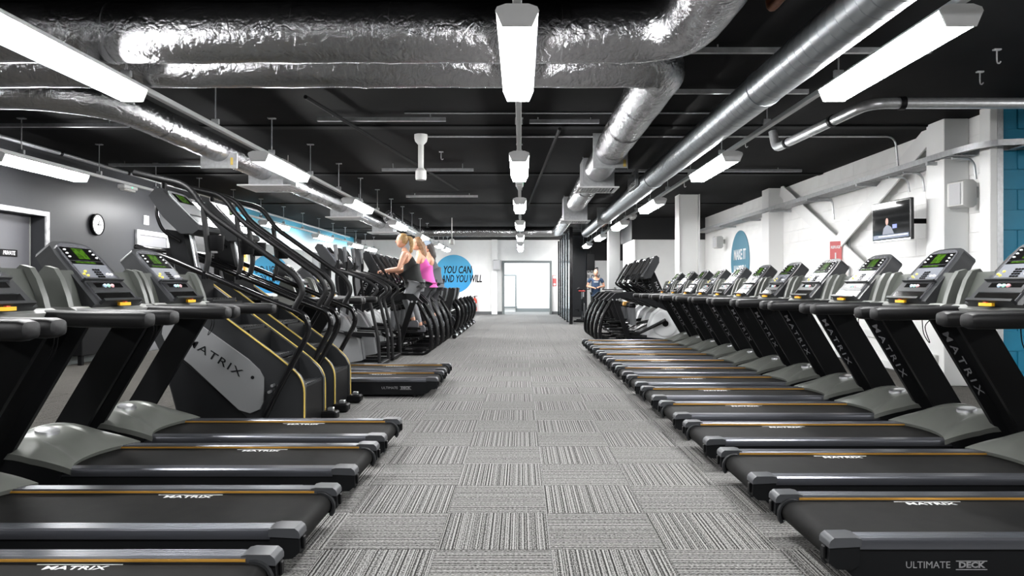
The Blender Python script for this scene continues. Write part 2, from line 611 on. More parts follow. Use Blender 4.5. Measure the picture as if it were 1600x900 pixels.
sg = thing('door_sign', 'small black door sign with white lettering PRIVATE', 'sign', (XL - 0.185, 9.44, 1.60))
B().box((0.004, 0, 0), (0.006, 0.32, 0.095), 0.001).obj('plate', BLACK, sg)
B().text('PRIVATE', 0.075, (0.0085, 0, 0), (0, 1, 0), (0, 0, 1), 0.001, 0.8, 0.15, 0.02).obj('lettering', WHITEP, sg)
# second door
d2 = struct('door_2', B().box((XL + 0.012, 12.75, 1.04), (0.03, 0.92, 2.06), 0.004), DOORL, 'light grey door in a bright steel frame')
fr = B()
for y in (12.235, 13.265):
    fr.box((XL + 0.022, y, 1.07), (0.044, 0.085, 2.14), 0.005)
fr.box((XL + 0.022, 12.75, 2.098), (0.044, 0.945, 0.085), 0.005)
fr.obj('door_frame', FRAMES, d2)
g = thing('door_notice', 'small white notice above the light grey door', 'sign', (XL, 12.55, 2.33))
B().box((0.008, 0, 0), (0.014, 0.16, 0.16), 0.002).obj('plate', WHITEP, g)

# right wall (blocks) from Y 7.7 to 20, teal return wall
wr = struct('wall_right', B().box((XR + 0.106, 14.135, ZC / 2), (0.2, 12.33, ZC)), BLOCKW, 'white painted blockwork side wall')
BL = B().box((0, 0, 0), (0.016, 0.4385, 0.2195), 0.0025).mesh('block', BLOCKW)
cnt = 0
for r in range(14):
    for k in range(24):
        y = 7.98 + 0.44 * k + (0.22 if r % 2 else 0)
        z = 0.11 + 0.2214 * r
        if cnt >= 296 or y > 17:
            continue
        o = bpy.data.objects.new('block', BL)
        COL.objects.link(o)
        o.location = (XR + random.uniform(-0.0003, 0.0003), y, z)
        o.parent = wr
        cnt += 1
wt = struct('wall_front_right', B().box((6.85, 7.86, ZC / 2), (3.3, 0.2, ZC)), BLOCKT, 'teal painted blockwork return wall')
BT = B().box((0, 0, 0), (0.4375, 0.016, 0.2185), 0.003).mesh('block', BLOCKT)
for r in range(14):
    for k in range(6):
        x = XR + 0.22 + 0.44 * k + (0.22 if r % 2 else 0.0)
        o = bpy.data.objects.new('block', BT)
        COL.objects.link(o)
        o.location = (x + 0.02, 7.755 + random.uniform(-0.0008, 0.0008), 0.11 + 0.2214 * r)
        o.parent = wt
struct('wall_side_right', B().box((8.4, 1.4, ZC / 2), (0.2, 12.8, ZC)), WALLW)
struct('wall_front', B().box((0.8, YF - 0.1, ZC / 2), (15.2, 0.2, ZC)), WALLG)
struct('baseboard_right', B().box((XR - 0.016, 11.4, 0.05), (0.016, 5.6, 0.10), 0.004), COLW)

# columns on the right wall
def column(name, x0, x1, y0, y1, label, m=COLW, z1=ZC):
    o = B().box(((x0 + x1) / 2, (y0 + y1) / 2, z1 / 2), (x1 - x0, y1 - y0, z1), 0.006).obj(name, m)
    o['kind'] = 'structure'
    o['label'] = label
    return o
column('trim_1', 4.9, 5.19, 8.2, 8.56, 'white boxed pier beside the wall speaker')
column('trim_2', 4.9, 5.19, 14.0, 14.4, 'white boxed pier behind the blue wall disc')
column('trim_3', 5.05, 5.13, 7.62, 7.80, 'white corner pier next to teal wall')
column('trim_4', 5.131, 5.205, 7.63, 7.74, 'grey steel corner angle at the teal wall', GALV)
ch = B()
for sy in (-1, 1):
    pass
ch.box((3.34, 15.1, ZC / 2), (0.02, 0.40, ZC))
ch.box((3.76, 15.1, ZC / 2), (0.02, 0.40, ZC))
ch.box((3.55, 15.1, ZC / 2), (0.40, 0.02, ZC))
ch.box((3.55, 14.97, ZC / 2), (0.385, 0.015, ZC))
struct('trim_5', ch, COLW, 'white steel H column standing free in the room')
column('trim_6', 3.02, 3.42, 24.4, 24.8, 'white square column far back in the passage')
# braces on the right wall
def brace(p0, p1, label, x=5.05):
    a, b_ = Vector((x, *p0)), Vector((x, *p1))
    d = (b_ - a)
    L = d.length
    ang = math.atan2(d.z, d.y)
    R = Matrix.Rotation(ang, 3, 'X')
    o = thing('wall_brace', label, 'brace')
    B().box((a + b_) / 2, (0.025, L, 0.24), 0.003, R).obj('web_plate', COLW, o)
    nrm = R @ Vector((0, 0, 1))
    B().box((a + b_) / 2 + nrm * 0.115 + Vector((0.04, 0, 0)), (0.08, L, 0.012), 0.002, R).obj('flange', COLW, o)
    return o
brace((8.75, 3.04), (13.9, 0.62), 'white diagonal wall brace behind the television')
brace((13.85, 3.04), (8.7, 0.50), 'white diagonal wall brace crossing behind the red sign', 5.085)

# white partition box and black bulkhead at the right back
pb = B()
pb.box((4.19, 21.05, 1.24), (2.02, 2.1, 2.48), 0.004)
struct('wall_partition', pb, WALLW, 'white partition box at the end of treadmill row')
struct('trim_7', B().box((3.225, 19.97, 1.24), (0.06, 0.05, 2.48), 0.005), COLW)
struct('wall_bulkhead', B().box((4.19, 21.1, 2.79), (2.12, 2.2, 0.62)), WALLB, 'black bulkhead above the white partition')
struct('wall_right_far', B().box((XR + 0.1, 26.8, ZC / 2), (0.2, 13.0, ZC)), WALLG)
# back wall with the wide doorway
OX0, OX1, OZ = -0.70, 1.20, 2.14
wb = B()
wb.box(((XL + OX0) / 2, YB + 0.1, ZC / 2), (OX0 - XL, 0.2, ZC))
wb.box(((OX1 + 1.62) / 2, YB + 0.1, ZC / 2), (1.62 - OX1, 0.2, ZC))
wb.box(((OX0 + OX1) / 2, YB + 0.1, (OZ + ZC) / 2), (OX1 - OX0, 0.2, ZC - OZ))
struct('wall_back', wb, WALLW, 'white far wall with a wide doorway')
fr = B()
fr.box((OX0 - 0.035, YB - 0.01, (OZ + 0.09) / 2), (0.10, 0.26, OZ + 0.09), 0.01)
fr.box((OX1 + 0.035, YB - 0.01, (OZ + 0.09) / 2), (0.10, 0.26, OZ + 0.09), 0.01)
fr.box(((OX0 + OX1) / 2, YB - 0.01, OZ + 0.045), (OX1 - OX0 - 0.03, 0.26, 0.09), 0.01)
struct('trim_8', fr, FRAMEG, 'grey frame around the wide doorway')
struct('baseboard_back', B().box(((XL - 0.78) / 2, YB - 0.01, 0.06), (-0.79 - XL, 0.02, 0.12)), SKIRT)
struct('baseboard_back_right', B().box((1.45, YB - 0.01, 0.06), (0.32, 0.02, 0.12)), SKIRT)
column('trim_9', -1.22, -0.98, 29.3, 29.5, 'white pilaster left of the doorway')
column('trim_10', -4.95, -4.65, 29.25, 29.5, 'pale grey pilaster on the far wall', SPKG)
# corridor behind
struct('wall_corridor', B().box((0.1, 32.6, 1.55), (5.2, 0.1, 3.1)), WALLW)
struct('wall_corridor_left', B().box((-2.45, 31.1, 1.55), (0.1, 3.0, 3.1)), WALLW)
struct('wall_corridor_right', B().box((1.85, 31.1, 1.55), (0.1, 3.0, 3.1)), WALLW)
struct('baseboard_corridor', B().box((0.55, 32.54, 0.08), (1.6, 0.02, 0.16)), FRAMEG)
wn = struct('window_1', B().box((-0.75, 32.535, 0.95), (0.95, 0.02, 1.40)), WINE, 'bright daylight window in the corridor')
fr = B()
for x in (-1.26, -0.24):
    fr.box((x, 32.51, 0.95), (0.08, 0.06, 1.52), 0.005)
fr.box((-0.75, 32.51, 1.67), (0.94, 0.06, 0.08), 0.005)
fr.box((-0.75, 32.49, 0.22), (1.16, 0.10, 0.06), 0.005)
fr.obj('window_frame', FRAMEG, wn)
# passage at the right back
struct('wall_passage', B().box((2.07, 27.1, ZC / 2), (0.9, 0.2, ZC)), WALLG, 'dark grey end wall beside the passage')
struct('wall_passage_end', B().box((3.9, 31.2, 1.15), (2.8, 0.1, 2.3)), WALLW, 'pale wall at the end of the passage')
struct('wall_passage_top', B().box((3.9, 31.2, 2.7), (2.8, 0.1, 0.8)), WALLB)
wg = thing('wall_lettering', 'dark lettering in two lines on the pale passage wall', 'sign', (3.16, 31.14, 1.74))
B().text('BEEЯ', 0.30, (0, -0.003, 0.13), (1, 0, 0), (0, 0, 1), 0.003, 0.75, 0, 0.02).obj('lettering', BLACK, wg)
B().text('FLOW', 0.28, (0, -0.003, -0.18), (1, 0, 0), (0, 0, 1), 0.003, 0.75, 0, 0.02).obj('lettering', BLACK, wg)

# mirror and mural on the left wall
mi = thing('wall_mirror', 'long frameless gym mirror on the left side wall', 'mirror', (XL, 22.7, 1.27))
for k in range(5):
    y = -5.6 + 1.12 + 2.24 * k
    B().box((0.006, y, 0), (0.008, 2.232, 1.96), 0.001).obj('mirror_pane', MIRR, mi)
MUR = ramp_mat('mural', 'Z', [(0.0, (0.72, 0.78, 0.80)), (0.35, (0.42, 0.62, 0.70)), (0.7, (0.05, 0.30, 0.42)), (1.0, (0.0, 0.10, 0.17))], 0.5)
tag(B().box((XL + 0.006, 22.3, 2.68), (0.01, 11.6, 0.84)).obj('wall_mural', MUR), 'painted band fading from teal to white above the mirror', 'mural')
# yellow rack frame by the mirror
rk = thing('yellow_rack', 'yellow upright frame against left wall before the mirror', 'rack', (XL + 0.16, 16.3, 0))
for y in (-0.33, 0.33):
    B().box((0, y, 1.15), (0.10, 0.10, 2.3), 0.01).obj('post', RACKY, rk)
for z in (2.25, 1.78, 0.35):
    B().box((0, 0, z), (0.09, 0.56, 0.10), 0.01).obj('crossbar', RACKY, rk)
B().box((-0.06, 0, 1.2), (0.03, 0.56, 1.7)).obj('back_panel', BLACK, rk)
tag(B().box((XL + 0.012, 14.75, 1.90), (0.02, 0.95, 0.26), 0.003).obj('wall_panel', DARK), 'dark grey notice panel between steel framed door and yellow frame', 'panel')

# wall clock
ck = thing('wall_clock', 'round white wall clock on the dark grey wall', 'clock', (XL, 11.07, 2.12))
B().lathe([(0.165, 0.0), (0.17, 0.01), (0.17, 0.045), (0.155, 0.05), (0.152, 0.03)], axis='x', seg=32).obj('case', BLACK, ck)
B().lathe([(0.153, 0.030), (0.153, 0.036)], axis='x', seg=32).obj('dial', WHITEP, ck)
h = B()
for k in range(12):
    a = 2 * PI * k / 12
    h.box((0.037, math.sin(a) * 0.13, math.cos(a) * 0.13), (0.002, 0.008, 0.022), 0, Matrix.Rotation(-a, 3, 'X'))
h.obj('hour_marks', BLACK, ck)
B().box((0.039, 0.045, 0.0), (0.002, 0.10, 0.009)).obj('minute_hand', BLACK, ck)
B().box((0.041, 0.02, 0.035), (0.002, 0.008, 0.08), 0, Matrix.Rotation(-0.5, 3, 'X')).obj('hour_hand', BLACK, ck)
B().lathe([(0.012, 0.036), (0.012, 0.044)], axis='x', seg=12).obj('hub', BLACK, ck)

# blue discs with writing
DISC = ramp_mat('disc_blue', 'Z', [(0.0, (0.02, 0.26, 0.58)), (0.5, (0.03, 0.34, 0.62)), (1.0, (0.07, 0.38, 0.62))], 0.5)
gd = thing('wall_disc', 'blue disc on the far white wall reading YOU CAN AND YOU WILL', 'sign', (-2.80, YB, 1.68))
B().lathe([(0.80, -0.012), (0.80, 0.0)], axis='y', seg=56).obj('disc', DISC, gd)
B().text('YOU CAN', 0.43, (0.14, -0.014, 0.16), (1, 0, 0), (0, 0, 1), 0.002, 0.60, 0.22, 0.022).obj('lettering', BLACK, gd)
B().text('AND YOU WILL', 0.43, (0.33, -0.014, -0.21), (1, 0, 0), (0, 0, 1), 0.002, 0.545, 0.22, 0.020).obj('lettering', BLACK, gd)
gd2 = thing('wall_disc', 'teal disc on white side wall reading MAKE IT HAPPEN', 'sign', (XR - 0.009, 16.75, 1.78))
B().lathe([(0.70, -0.014), (0.70, 0.0)], axis='x', seg=56).obj('disc', SIGNT, gd2)
B().text('MAKE IT', 0.34, (-0.016, 0, 0.12), (0, -1, 0), (0, 0, 1), 0.002, 0.72, 0, 0.02).obj('lettering', WHITEP, gd2)
B().text('HAPPEN', 0.34, (-0.016, 0, -0.26), (0, -1, 0), (0, 0, 1), 0.002, 0.72, 0, 0.02).obj('lettering', WHITEP, gd2)
# red sign
rs = thing('red_sign', 'tall red sign with a white arrow pointing down', 'sign', (4.99, 11.22, 1.62), math.radians(40))
B().box((0, 0, 0), (0.012, 0.19, 0.50), 0.002).obj('board', SIGNR, rs)
B().text('REFUGE', 0.062, (-0.008, 0, 0.155), (0, -1, 0), (0, 0, 1), 0.001, 0.7, 0, 0.03).obj('lettering', WHITEP, rs)
ar = B()
ar.box((-0.008, 0, -0.04), (0.003, 0.022, 0.22))
for sg_ in (-1, 1):
    ar.box((-0.008, sg_ * 0.035, -0.12), (0.003, 0.022, 0.12), 0, Matrix.Rotation(sg_ * -0.62, 3, 'X'))
ar.obj('arrow', WHITEP, rs)

# ------------------------------------------------------------------ fire extinguisher, door notice
fx = thing('fire_extinguisher', 'red fire extinguisher hung on the white far wall', 'extinguisher', (-1.92, 29.38, 0.14))
B().lathe([(0.02, 0.0), (0.085, 0.01), (0.09, 0.04), (0.09, 0.42), (0.075, 0.49), (0.03, 0.53), (0.028, 0.56)], seg=20).obj('cylinder', RED, fx)
B().box((0, 0, 0.59), (0.05, 0.05, 0.06), 0.01).box((0.05, 0, 0.62), (0.13, 0.03, 0.02), 0.005).obj('valve', BLACK, fx)
B().tube(smooth([(-0.03, 0, 0.60), (-0.13, 0, 0.55), (-0.14, -0.02, 0.35), (-0.11, -0.02, 0.16)]), 0.014, 8).obj('hose', BLACK, fx)
B().lathe([(0.0915, 0.18), (0.0915, 0.32)], seg=20).obj('label_band', WHITEP, fx)
tag(B().box((-1.88, YB - 0.004, 0.98), (0.20, 0.008, 0.20), 0.002).obj('safety_notice', WHITEP), 'small pale notice above the fire extinguisher', 'sign')
dn = thing('safety_board', 'narrow red and white board right of the far doorway', 'sign', (1.40, YB, 1.40))
B().box((0, -0.006, 0), (0.16, 0.012, 0.46), 0.002).obj('board', SIGNR, dn)
B().box((0, -0.014, 0.15), (0.13, 0.004, 0.12)).box((0, -0.014, -0.15), (0.10, 0.004, 0.08)).obj('print', WHITEP, dn)

# ------------------------------------------------------------------ black screen of fins near the doorway
sc = thing('slatted_screen', 'tall black framed screen with pale blue panels beside doorway', 'screen', (1.53, 21.6, 0))
for k in range(6):
    y = 0.06 + 1.35 * k
    B().box((0, y, 1.49), (0.10, 0.10, 2.98), 0.005).obj('post', BLACKG, sc)
    if k < 5:
        B().box((0.0, y + 0.675, 1.49), (0.03, 1.24, 2.9)).obj('panel', GLASSP, sc)
        f = B()
        for z in range(7):
            f.cyl((-0.024, y + 0.35, 0.3 + 0.4 * z), (-0.01, y + 0.35, 0.3 + 0.4 * z), 0.012, 8)
        f.obj('fixings', SILVER, sc)['kind'] = 'stuff'

# ------------------------------------------------------------------ strip lights and trunking
ROWS = [(-5.75, 'far left'), (-2.87, 'left'), (-0.02, 'centre'), (2.31, 'right'), (6.3, 'side bay')]
def make_lamp():
    t = thing('strip_light', '', 'strip light', group='suspended strip lights')
    L = 1.5
    e = B()
    e.prism([(-0.05, 0.112), (0.05, 0.112), (0.095, 0.098), (0.112, 0.082), (-0.112, 0.082), (-0.095, 0.098)], 0.0, L, 'y')
    e.obj('housing', LAMPW, t)
    for y in (-0.012, L + 0.0):
        B().prism([(-0.06, 0.114), (0.06, 0.114), (0.106, 0.098), (0.115, 0.078), (0.080, -0.004), (-0.080, -0.004), (-0.115, 0.078), (-0.106, 0.098)], y, y + 0.012, 'y').obj('end_cap', LAMPW, t)
    B().prism([(-0.110, 0.082), (0.110, 0.082), (0.074, 0.0), (-0.074, 0.0)], 0.004, L - 0.004, 'y').obj('diffuser', DIFF, t)
    return t
lamp0 = make_lamp()
first = True
LZ = 2.52
for X, nm in ROWS:
    vis = 0
    for k in range(-2, 7):
        y = 3.72 + 4.02 * k
        if nm == 'far left':
            y = 3.72 + 4.02 * k
        if y < -4 or y > 28 or (nm == 'side bay' and y > 5):
            continue
        if k == 6 and nm != 'right':
            y = 26.2
        inview = (y + 1.6 > 2.0) and abs(X) / max(y + 1.6, 0.1) < 0.735
        if inview:
            lb = '%s white strip light from the camera in the %s ceiling row' % (ORD[vis], nm)
            vis += 1
        else:
            lb = 'white strip light of the %s ceiling row %s' % (nm, 'behind the camera' if y < 0.3 else 'beside the camera')
        if first:
            lamp0.location = (X, y, LZ)
            lamp0['label'] = lb
            first = False
        else:
            dup(lamp0, (X, y, LZ), 0, lb, 'suspended strip lights')
for i, (X, nm) in enumerate(ROWS):
    y0, y1 = (-3.6, 28.6) if nm != 'side bay' else (-3.6, 6.2)
    t = thing('light_trunking', 'galvanised trunking carrying the %s row of strip lights' % nm, 'trunking', (X, 0, 0), group='light trunking rails')
    B().box((0, (y0 + y1) / 2, 2.655), (0.05, y1 - y0, 0.04), 0.004).obj('channel', TRUNK, t)
    rm = B().cyl((0, 0, 2.66), (0, 0, ZC), 0.006, 8).mesh('rod', GALV)
    cm = B().box((0, 0, 2.70), (0.07, 0.03, 0.05), 0.003).mesh('clamp', GALV)
    pm = B().box((0, 0, ZC - 0.01), (0.09, 0.05, 0.015), 0.003).mesh('ceiling_plate', GALV)
    y = -2.35
    while y < y1:
        for me_, n_ in ((rm, 'rod'), (cm, 'clamp'), (pm, 'ceiling_plate')):
            o = bpy.data.objects.new(n_, me_)
            COL.objects.link(o)
            o.location = (0.0, y, 0)
            o.parent = t
        y += 1.5
# emergency lights hung under the trunking
for X, y, lb in ((-5.75, 10.35, 'small emergency light with green lamp on far left trunking'),
                 (-0.02, 9.95, 'small emergency light under the centre trunking'),
                 (2.31, 14.6, 'small emergency light under the right trunking')):
    t = thing('emergency_light', lb, 'emergency light', (X, y, 2.60), group='emergency lights')
    B().box((0, 0, 0), (0.11, 0.36, 0.055), 0.01).obj('housing', LAMPW, t)
    B().box((0, 0, -0.04), (0.08, 0.30, 0.035), 0.01).obj('lens', SPKW, t)
    B().cyl((0.057, 0.02, 0), (0.0, 0.02, 0), 0.012, 8).obj('green_lamp', GREENL, t)

# ------------------------------------------------------------------ ducts
def ring(p, d, r, wd=0.05, seg=28):
    d = Vector(d).normalized() * wd / 2
    p = Vector(p)
    return B().cyl(p - d, p + d, r, seg)
def duct(name, label, pts, r, m, rad=0.4, bands=(), seg=32, bandm=None):
    t = thing(name, label, 'duct')
    path = rnd(pts, rad, 10)
    # subdivide straight runs so wrinkle sag can be real geometry
    full = []
    for a, b_ in zip(path, path[1:]):
        n = max(1, int((b_ - a).length / 0.12))
        for k in range(n):
            full.append(a.lerp(b_, k / n))
    full.append(path[-1])
    rs = [r * (1 + 0.012 * math.sin(7.3 * i) + 0.008 * math.sin(2.9 * i + 1)) if m is FOIL else r for i in range(len(full))]
    B().tube(full, rs, seg).obj('duct_run', m, t, sharp=60)
    for p, d in bands:
        ring(p, d, r * 1.025).obj('joint_band', bandm or m, t)
    return t
dz = 2.89
fd = duct('foil_duct', 'largest crinkled foil duct crossing the ceiling nearest the camera', [(1.12, -3.5, dz), (1.12, 4.86, dz), (-6.5, 4.86, dz)], 0.20, FOIL, 0.42,
     [((0.3, 4.86, dz), (1, 0, 0)), ((-1.55, 4.86, dz), (1, 0, 0)), ((-0.9, 4.86, dz), (1, 0, 0)), ((1.12, 3.5, dz), (0, 1, 0)), ((-2.8, 4.86, dz), (1, 0, 0)), ((-4.4, 4.86, dz), (1, 0, 0))])
duct('foil_duct', 'foil duct just behind the first, turning back to louvred boxes', [(-6.5, 5.46, 2.885), (1.13, 5.46, 2.885), (1.13, 14.4, 2.87)], 0.195, FOIL, 0.32,
     [((1.13, 6.6, 2.885), (0, 1, 0)), ((1.13, 7.6, 2.88), (0, 1, 0)), ((1.13, 8.6, 2.88), (0, 1, 0)), ((1.13, 12.1, 2.87), (0, 1, 0)), ((-2.95, 5.46, 2.885), (1, 0, 0)), ((-1.2, 5.46, 2.885), (1, 0, 0))])
duct('foil_duct', 'foil duct at upper left bending back along the left lights', [(-6.5, 6.12, 2.84), (-3.72, 6.12, 2.84), (-3.72, 19.4, 2.84)], 0.155, FOIL, 0.8,
     [((-3.72, 7.3, 2.84), (0, 1, 0)), ((-3.72, 8.1, 2.84), (0, 1, 0)), ((-3.72, 12.1, 2.84), (0, 1, 0)), ((-3.72, 13.6, 2.84), (0, 1, 0))])
duct('foil_duct', 'slim foil duct crossing the ceiling far back', [(-3.2, 17.2, 2.84), (-3.2, 21.7, 2.84), (1.13, 21.7, 2.84), (1.13, 15.9, 2.84)], 0.155, FOIL, 0.35,
     [((-1.0, 21.7, 2.84), (1, 0, 0)), ((1.13, 18.2, 2.84), (0, 1, 0))])
# spiral duct
sd = thing('spiral_duct', 'long round spiral steel duct running back along the right lights', 'duct')
def spiral(y0, y1, r, pitch):
    prof = []
    y = y0
    while y < y1:
        prof += [(r, y), (r, y + pitch - 0.010), (r - 0.004, y + pitch - 0.008), (r - 0.004, y + pitch - 0.002)]
        y += pitch
    return prof
B().lathe(spiral(1.5, 15.7, 0.145, 0.12), (1.92, 0, 2.72), 'y', 32).obj('duct_run', GALVS, sd, sharp=25)
B().lathe(spiral(15.75, 20.4, 0.125, 0.12), (1.90, 0, 2.72), 'y', 28).obj('duct_run', GALVS, sd, sharp=25)
B().tube(rnd([(1.90, 20.4, 2.72), (1.90, 20.85, 2.72), (1.90, 20.85, 3.09)], 0.2, 8), 0.128, 24).obj('elbow', GALVS, sd)
for y in (5.6, 10.2, 15.7):
    ring((1.92, y, 2.72), (0, 1, 0), 0.152, 0.06).obj('joint_band', GALVS, sd)
B().box((1.86, 15.85, 2.74), (0.32, 0.03, 0.36), 0.003).obj('end_plate', GALV, sd)
B().box((1.74, 11.0, 2.79), (0.05, 0.75, 0.24), 0.004).obj('grille_box', GALV, sd)
lv = B()
for k in range(10):
    lv.box((1.712, 11.0, 2.69 + 0.022 * k), (0.012, 0.70, 0.006), 0, Matrix.Rotation(0.5, 3, 'Y'))
lv.obj('grille_blades', BLACK, sd)['kind'] = 'stuff'
# louvred boxes
def plenum(label, c, size, grille, lip=0.08):
    t = thing('air_vent', label, 'air vent', c, group='louvred supply boxes')
    w_, d_, h_ = size
    B().box((0, 0, h_ / 2), (w_, d_, h_), 0.005).obj('plenum_box', GALV, t)
    gw, gdp = grille
    hr = B()
    for sx_ in (-1, 1):
        hr.cyl((sx_ * w_ * 0.45, 0, h_ - 0.02), (sx_ * w_ * 0.45, 0, ZC - c[2]), 0.006, 6)
    hr.obj('hanger_rods', GALV, t)['kind'] = 'stuff'
    f = B()
    for s_ in (-1, 1):
        f.box((s_ * (gw / 2 - 0.02), 0, -0.012), (0.04, gdp, 0.022), 0.003)
        f.box((0, s_ * (gdp / 2 - 0.02), -0.012), (gw - 0.08, 0.04, 0.022), 0.003)
    f.obj('grille_frame', LAMPW, t)
    n = 12
    bl = B()
    for k in range(n):
        x = -gw / 2 + 0.05 + (gw - 0.1) * k / (n - 1)
        bl.box((x, 0, -0.012), (0.006, gdp - 0.08, 0.02), 0, Matrix.Rotation(0.45, 3, 'Y'))
    bl.obj('louvre_blades', LAMPW, t)['kind'] = 'stuff'
    return t
plenum('louvred box at the end of the right foil duct', (1.14, 10.65, 2.62), (0.46, 0.55, 0.42), (0.60, 0.62))
plenum('louvred box further back beside the spiral duct', (1.15, 15.15, 2.55), (0.50, 0.5, 0.50), (0.62, 0.62))
plenum('wide louvred box under the left foil duct', (-3.68, 10.5, 2.62), (0.50, 0.6, 0.38), (0.78, 0.74))
plenum('louvred box under the left duct, second from the camera', (-3.66, 14.9, 2.60), (0.55, 0.6, 0.40), (0.74, 0.68))
plenum('louvred box under the left duct, farthest back', (-3.66, 19.0, 2.60), (0.55, 0.6, 0.40), (0.80, 0.68))
pl = thing('duct_flange', 'square steel flange plate around the right foil duct', 'duct plate', (1.13, 8.95, 2.87))
B().box((0, 0, 0), (0.44, 0.02, 0.44), 0.002).obj('plate', GALV, pl)
B().box((0.18, -0.012, -0.16), (0.035, 0.004, 0.09)).obj('sticker', YELLOW, pl)
pl = thing('duct_flange', 'steel flange plate under the left foil duct', 'duct plate', (-3.71, 8.7, 2.70))
B().box((0, 0, 0), (0.45, 0.02, 0.19), 0.002).obj('plate', GALV, pl)
B().box((0.16, -0.012, -0.01), (0.03, 0.004, 0.09)).obj('sticker', YELLOW, pl)

# pipes
def pipe(label, pts, r, m, rad=0.12, collars=(), cat='pipe', name='ceiling_pipe'):
    t = thing(name, label, cat)
    B().tube(rnd(pts, rad, 6), r, 14).obj('pipe_run', m, t)
    for p, d in collars:
        ring(p, d, r * 1.22, 0.05, 16).obj('collar', BLACK if m is not RUST else GALV, t)
    return t
pipe('galvanised pipe at upper right turning back over the treadmills', [(8.0, 6.6, 2.86), (3.25, 6.6, 2.86), (3.15, 8.75, 2.86), (3.13, 8.80, 3.08)], 0.052, GALV, 0.2,
     [((3.55, 6.6, 2.86), (1, 0, 0)), ((3.215, 7.3, 2.86), (0, 1, 0)), ((3.165, 8.4, 2.86), (0, 1, 0))])
pipe('thin rust coloured pipe beside the spiral duct', [(2.30, 1.5, 2.85), (2.30, 20, 2.85)], 0.024, RUST, 0.1, [((2.3, 5.0, 2.85), (0, 1, 0)), ((2.3, 8.0, 2.85), (0, 1, 0))])
pipe('short rust coloured pipe at the top edge of ceiling', [(1.62, 2.6, 2.95), (1.62, 4.6, 2.95), (1.62, 4.6, 3.09)], 0.03, RUST)
pipe('pale conduit pipe running back along the far left ceiling', [(-6.05, 6.5, 2.90), (-6.05, 25, 2.90)], 0.025, GALV, 0.1, [((-6.05, 9.3, 2.9), (0, 1, 0)), ((-6.05, 10.9, 2.9), (0, 1, 0))])
pipe('thin conduit across the ceiling bending down to the cable tray', [(-1.2, 9.12, 3.085), (4.82, 9.12, 3.085), (4.86, 9.12, 2.70)], 0.013, GALV, 0.12, cat='conduit', name='conduit')
pipe('thin conduit across the ceiling before the first beam on the left', [(-1.3, 7.9, 3.089), (2.4, 7.9, 3.089)], 0.010, GALV, cat='conduit', name='conduit')
pipe('long dark sprinkler pipe running back left of the centre lights', [(-2.1, 6.9, 3.0), (-1.2, 13.5, 3.0)], 0.02, BEAMM, name='ceiling_pipe')
pipe('dark sprinkler pipe running back right of the centre lights', [(0.45, 8.2, 2.98), (0.16, 16, 2.98)], 0.02, BEAMM, name='ceiling_pipe')
for k, (xa, xb, y, z, lb) in enumerate((
        (-2.3, -0.85, 8.0, 3.04, 'grey strut channel on the ceiling behind the foil ducts'),
        (-2.2, -0.75, 11.2, 3.0, 'grey strut channel behind the ceiling sensor'),
        (-6.5, -4.6, 8.3, 3.04, 'long grey strut channel on the far left ceiling'),
        (-6.4, -4.4, 11.0, 3.04, 'strut channel far left above the steel framed door'),
        (-2.4, -0.9, 14.8, 3.04, 'strut channel further back left of the centre lights'),
        (0.1, 0.90, 8.15, 3.05, 'strut channel right of the centre lights'),
        (1.36, 4.6, 11.6, 3.05, 'strut channel across the ceiling over the treadmills'),
        (1.35, 3.3, 5.7, 3.05, 'strut channel between foil duct and spiral duct'),
        (1.3, 2.8, 6.9, 3.05, 'second strut channel between foil duct and spiral duct'),
        (-4.6, 0.0, 23.0, 2.86, 'long pale beam rail crossing the ceiling far back'),
        (0.3, 1.42, 23.0, 2.86, 'short beam rail far back right of centre lights'))):
    t = thing('strut_channel', lb, 'strut channel', ((xa + xb) / 2, y, z), group='ceiling strut channels')
    L = xb - xa
    B().prism([(-0.02, -0.02), (0.02, -0.02), (0.02, 0.022), (0.012, 0.022), (0.012, -0.012), (-0.012, -0.012), (-0.012, 0.022), (-0.02, 0.022)], -L / 2, L / 2, 'x').obj('channel', GALV, t)
    hg = B()
    for s_ in (-0.38, 0.38):
        hg.cyl((s_ * L, 0, 0.02), (s_ * L, 0, ZC - z), 0.006, 8)
    hg.obj('hanger_rods', GALV, t)
for x, y, lb in ((3.9, 5.8, 'small ceiling hook right of the nearest strip light'), (4.15, 6.4, 'smaller ceiling hook farther right of strip light'),
                 (2.95, 9.3, 'ceiling hook near the thin conduit'), (3.0, 13.0, 'ceiling hook above the white H column'), (-1.15, 10.2, 'ceiling hook left of the centre lights')):
    t = thing('ceiling_hook', lb, 'hook', (x, y, 0), group='ceiling hooks')
    B().tube(smooth([(0, 0, ZC), (0, 0, 3.0), (0.015, 0, 2.98), (0.03, 0, 2.995)]), 0.006, 8).obj('hook', FRAMES, t)
    B().box((0, 0, ZC - 0.008), (0.06, 0.03, 0.012)).obj('plate', FRAMES, t)
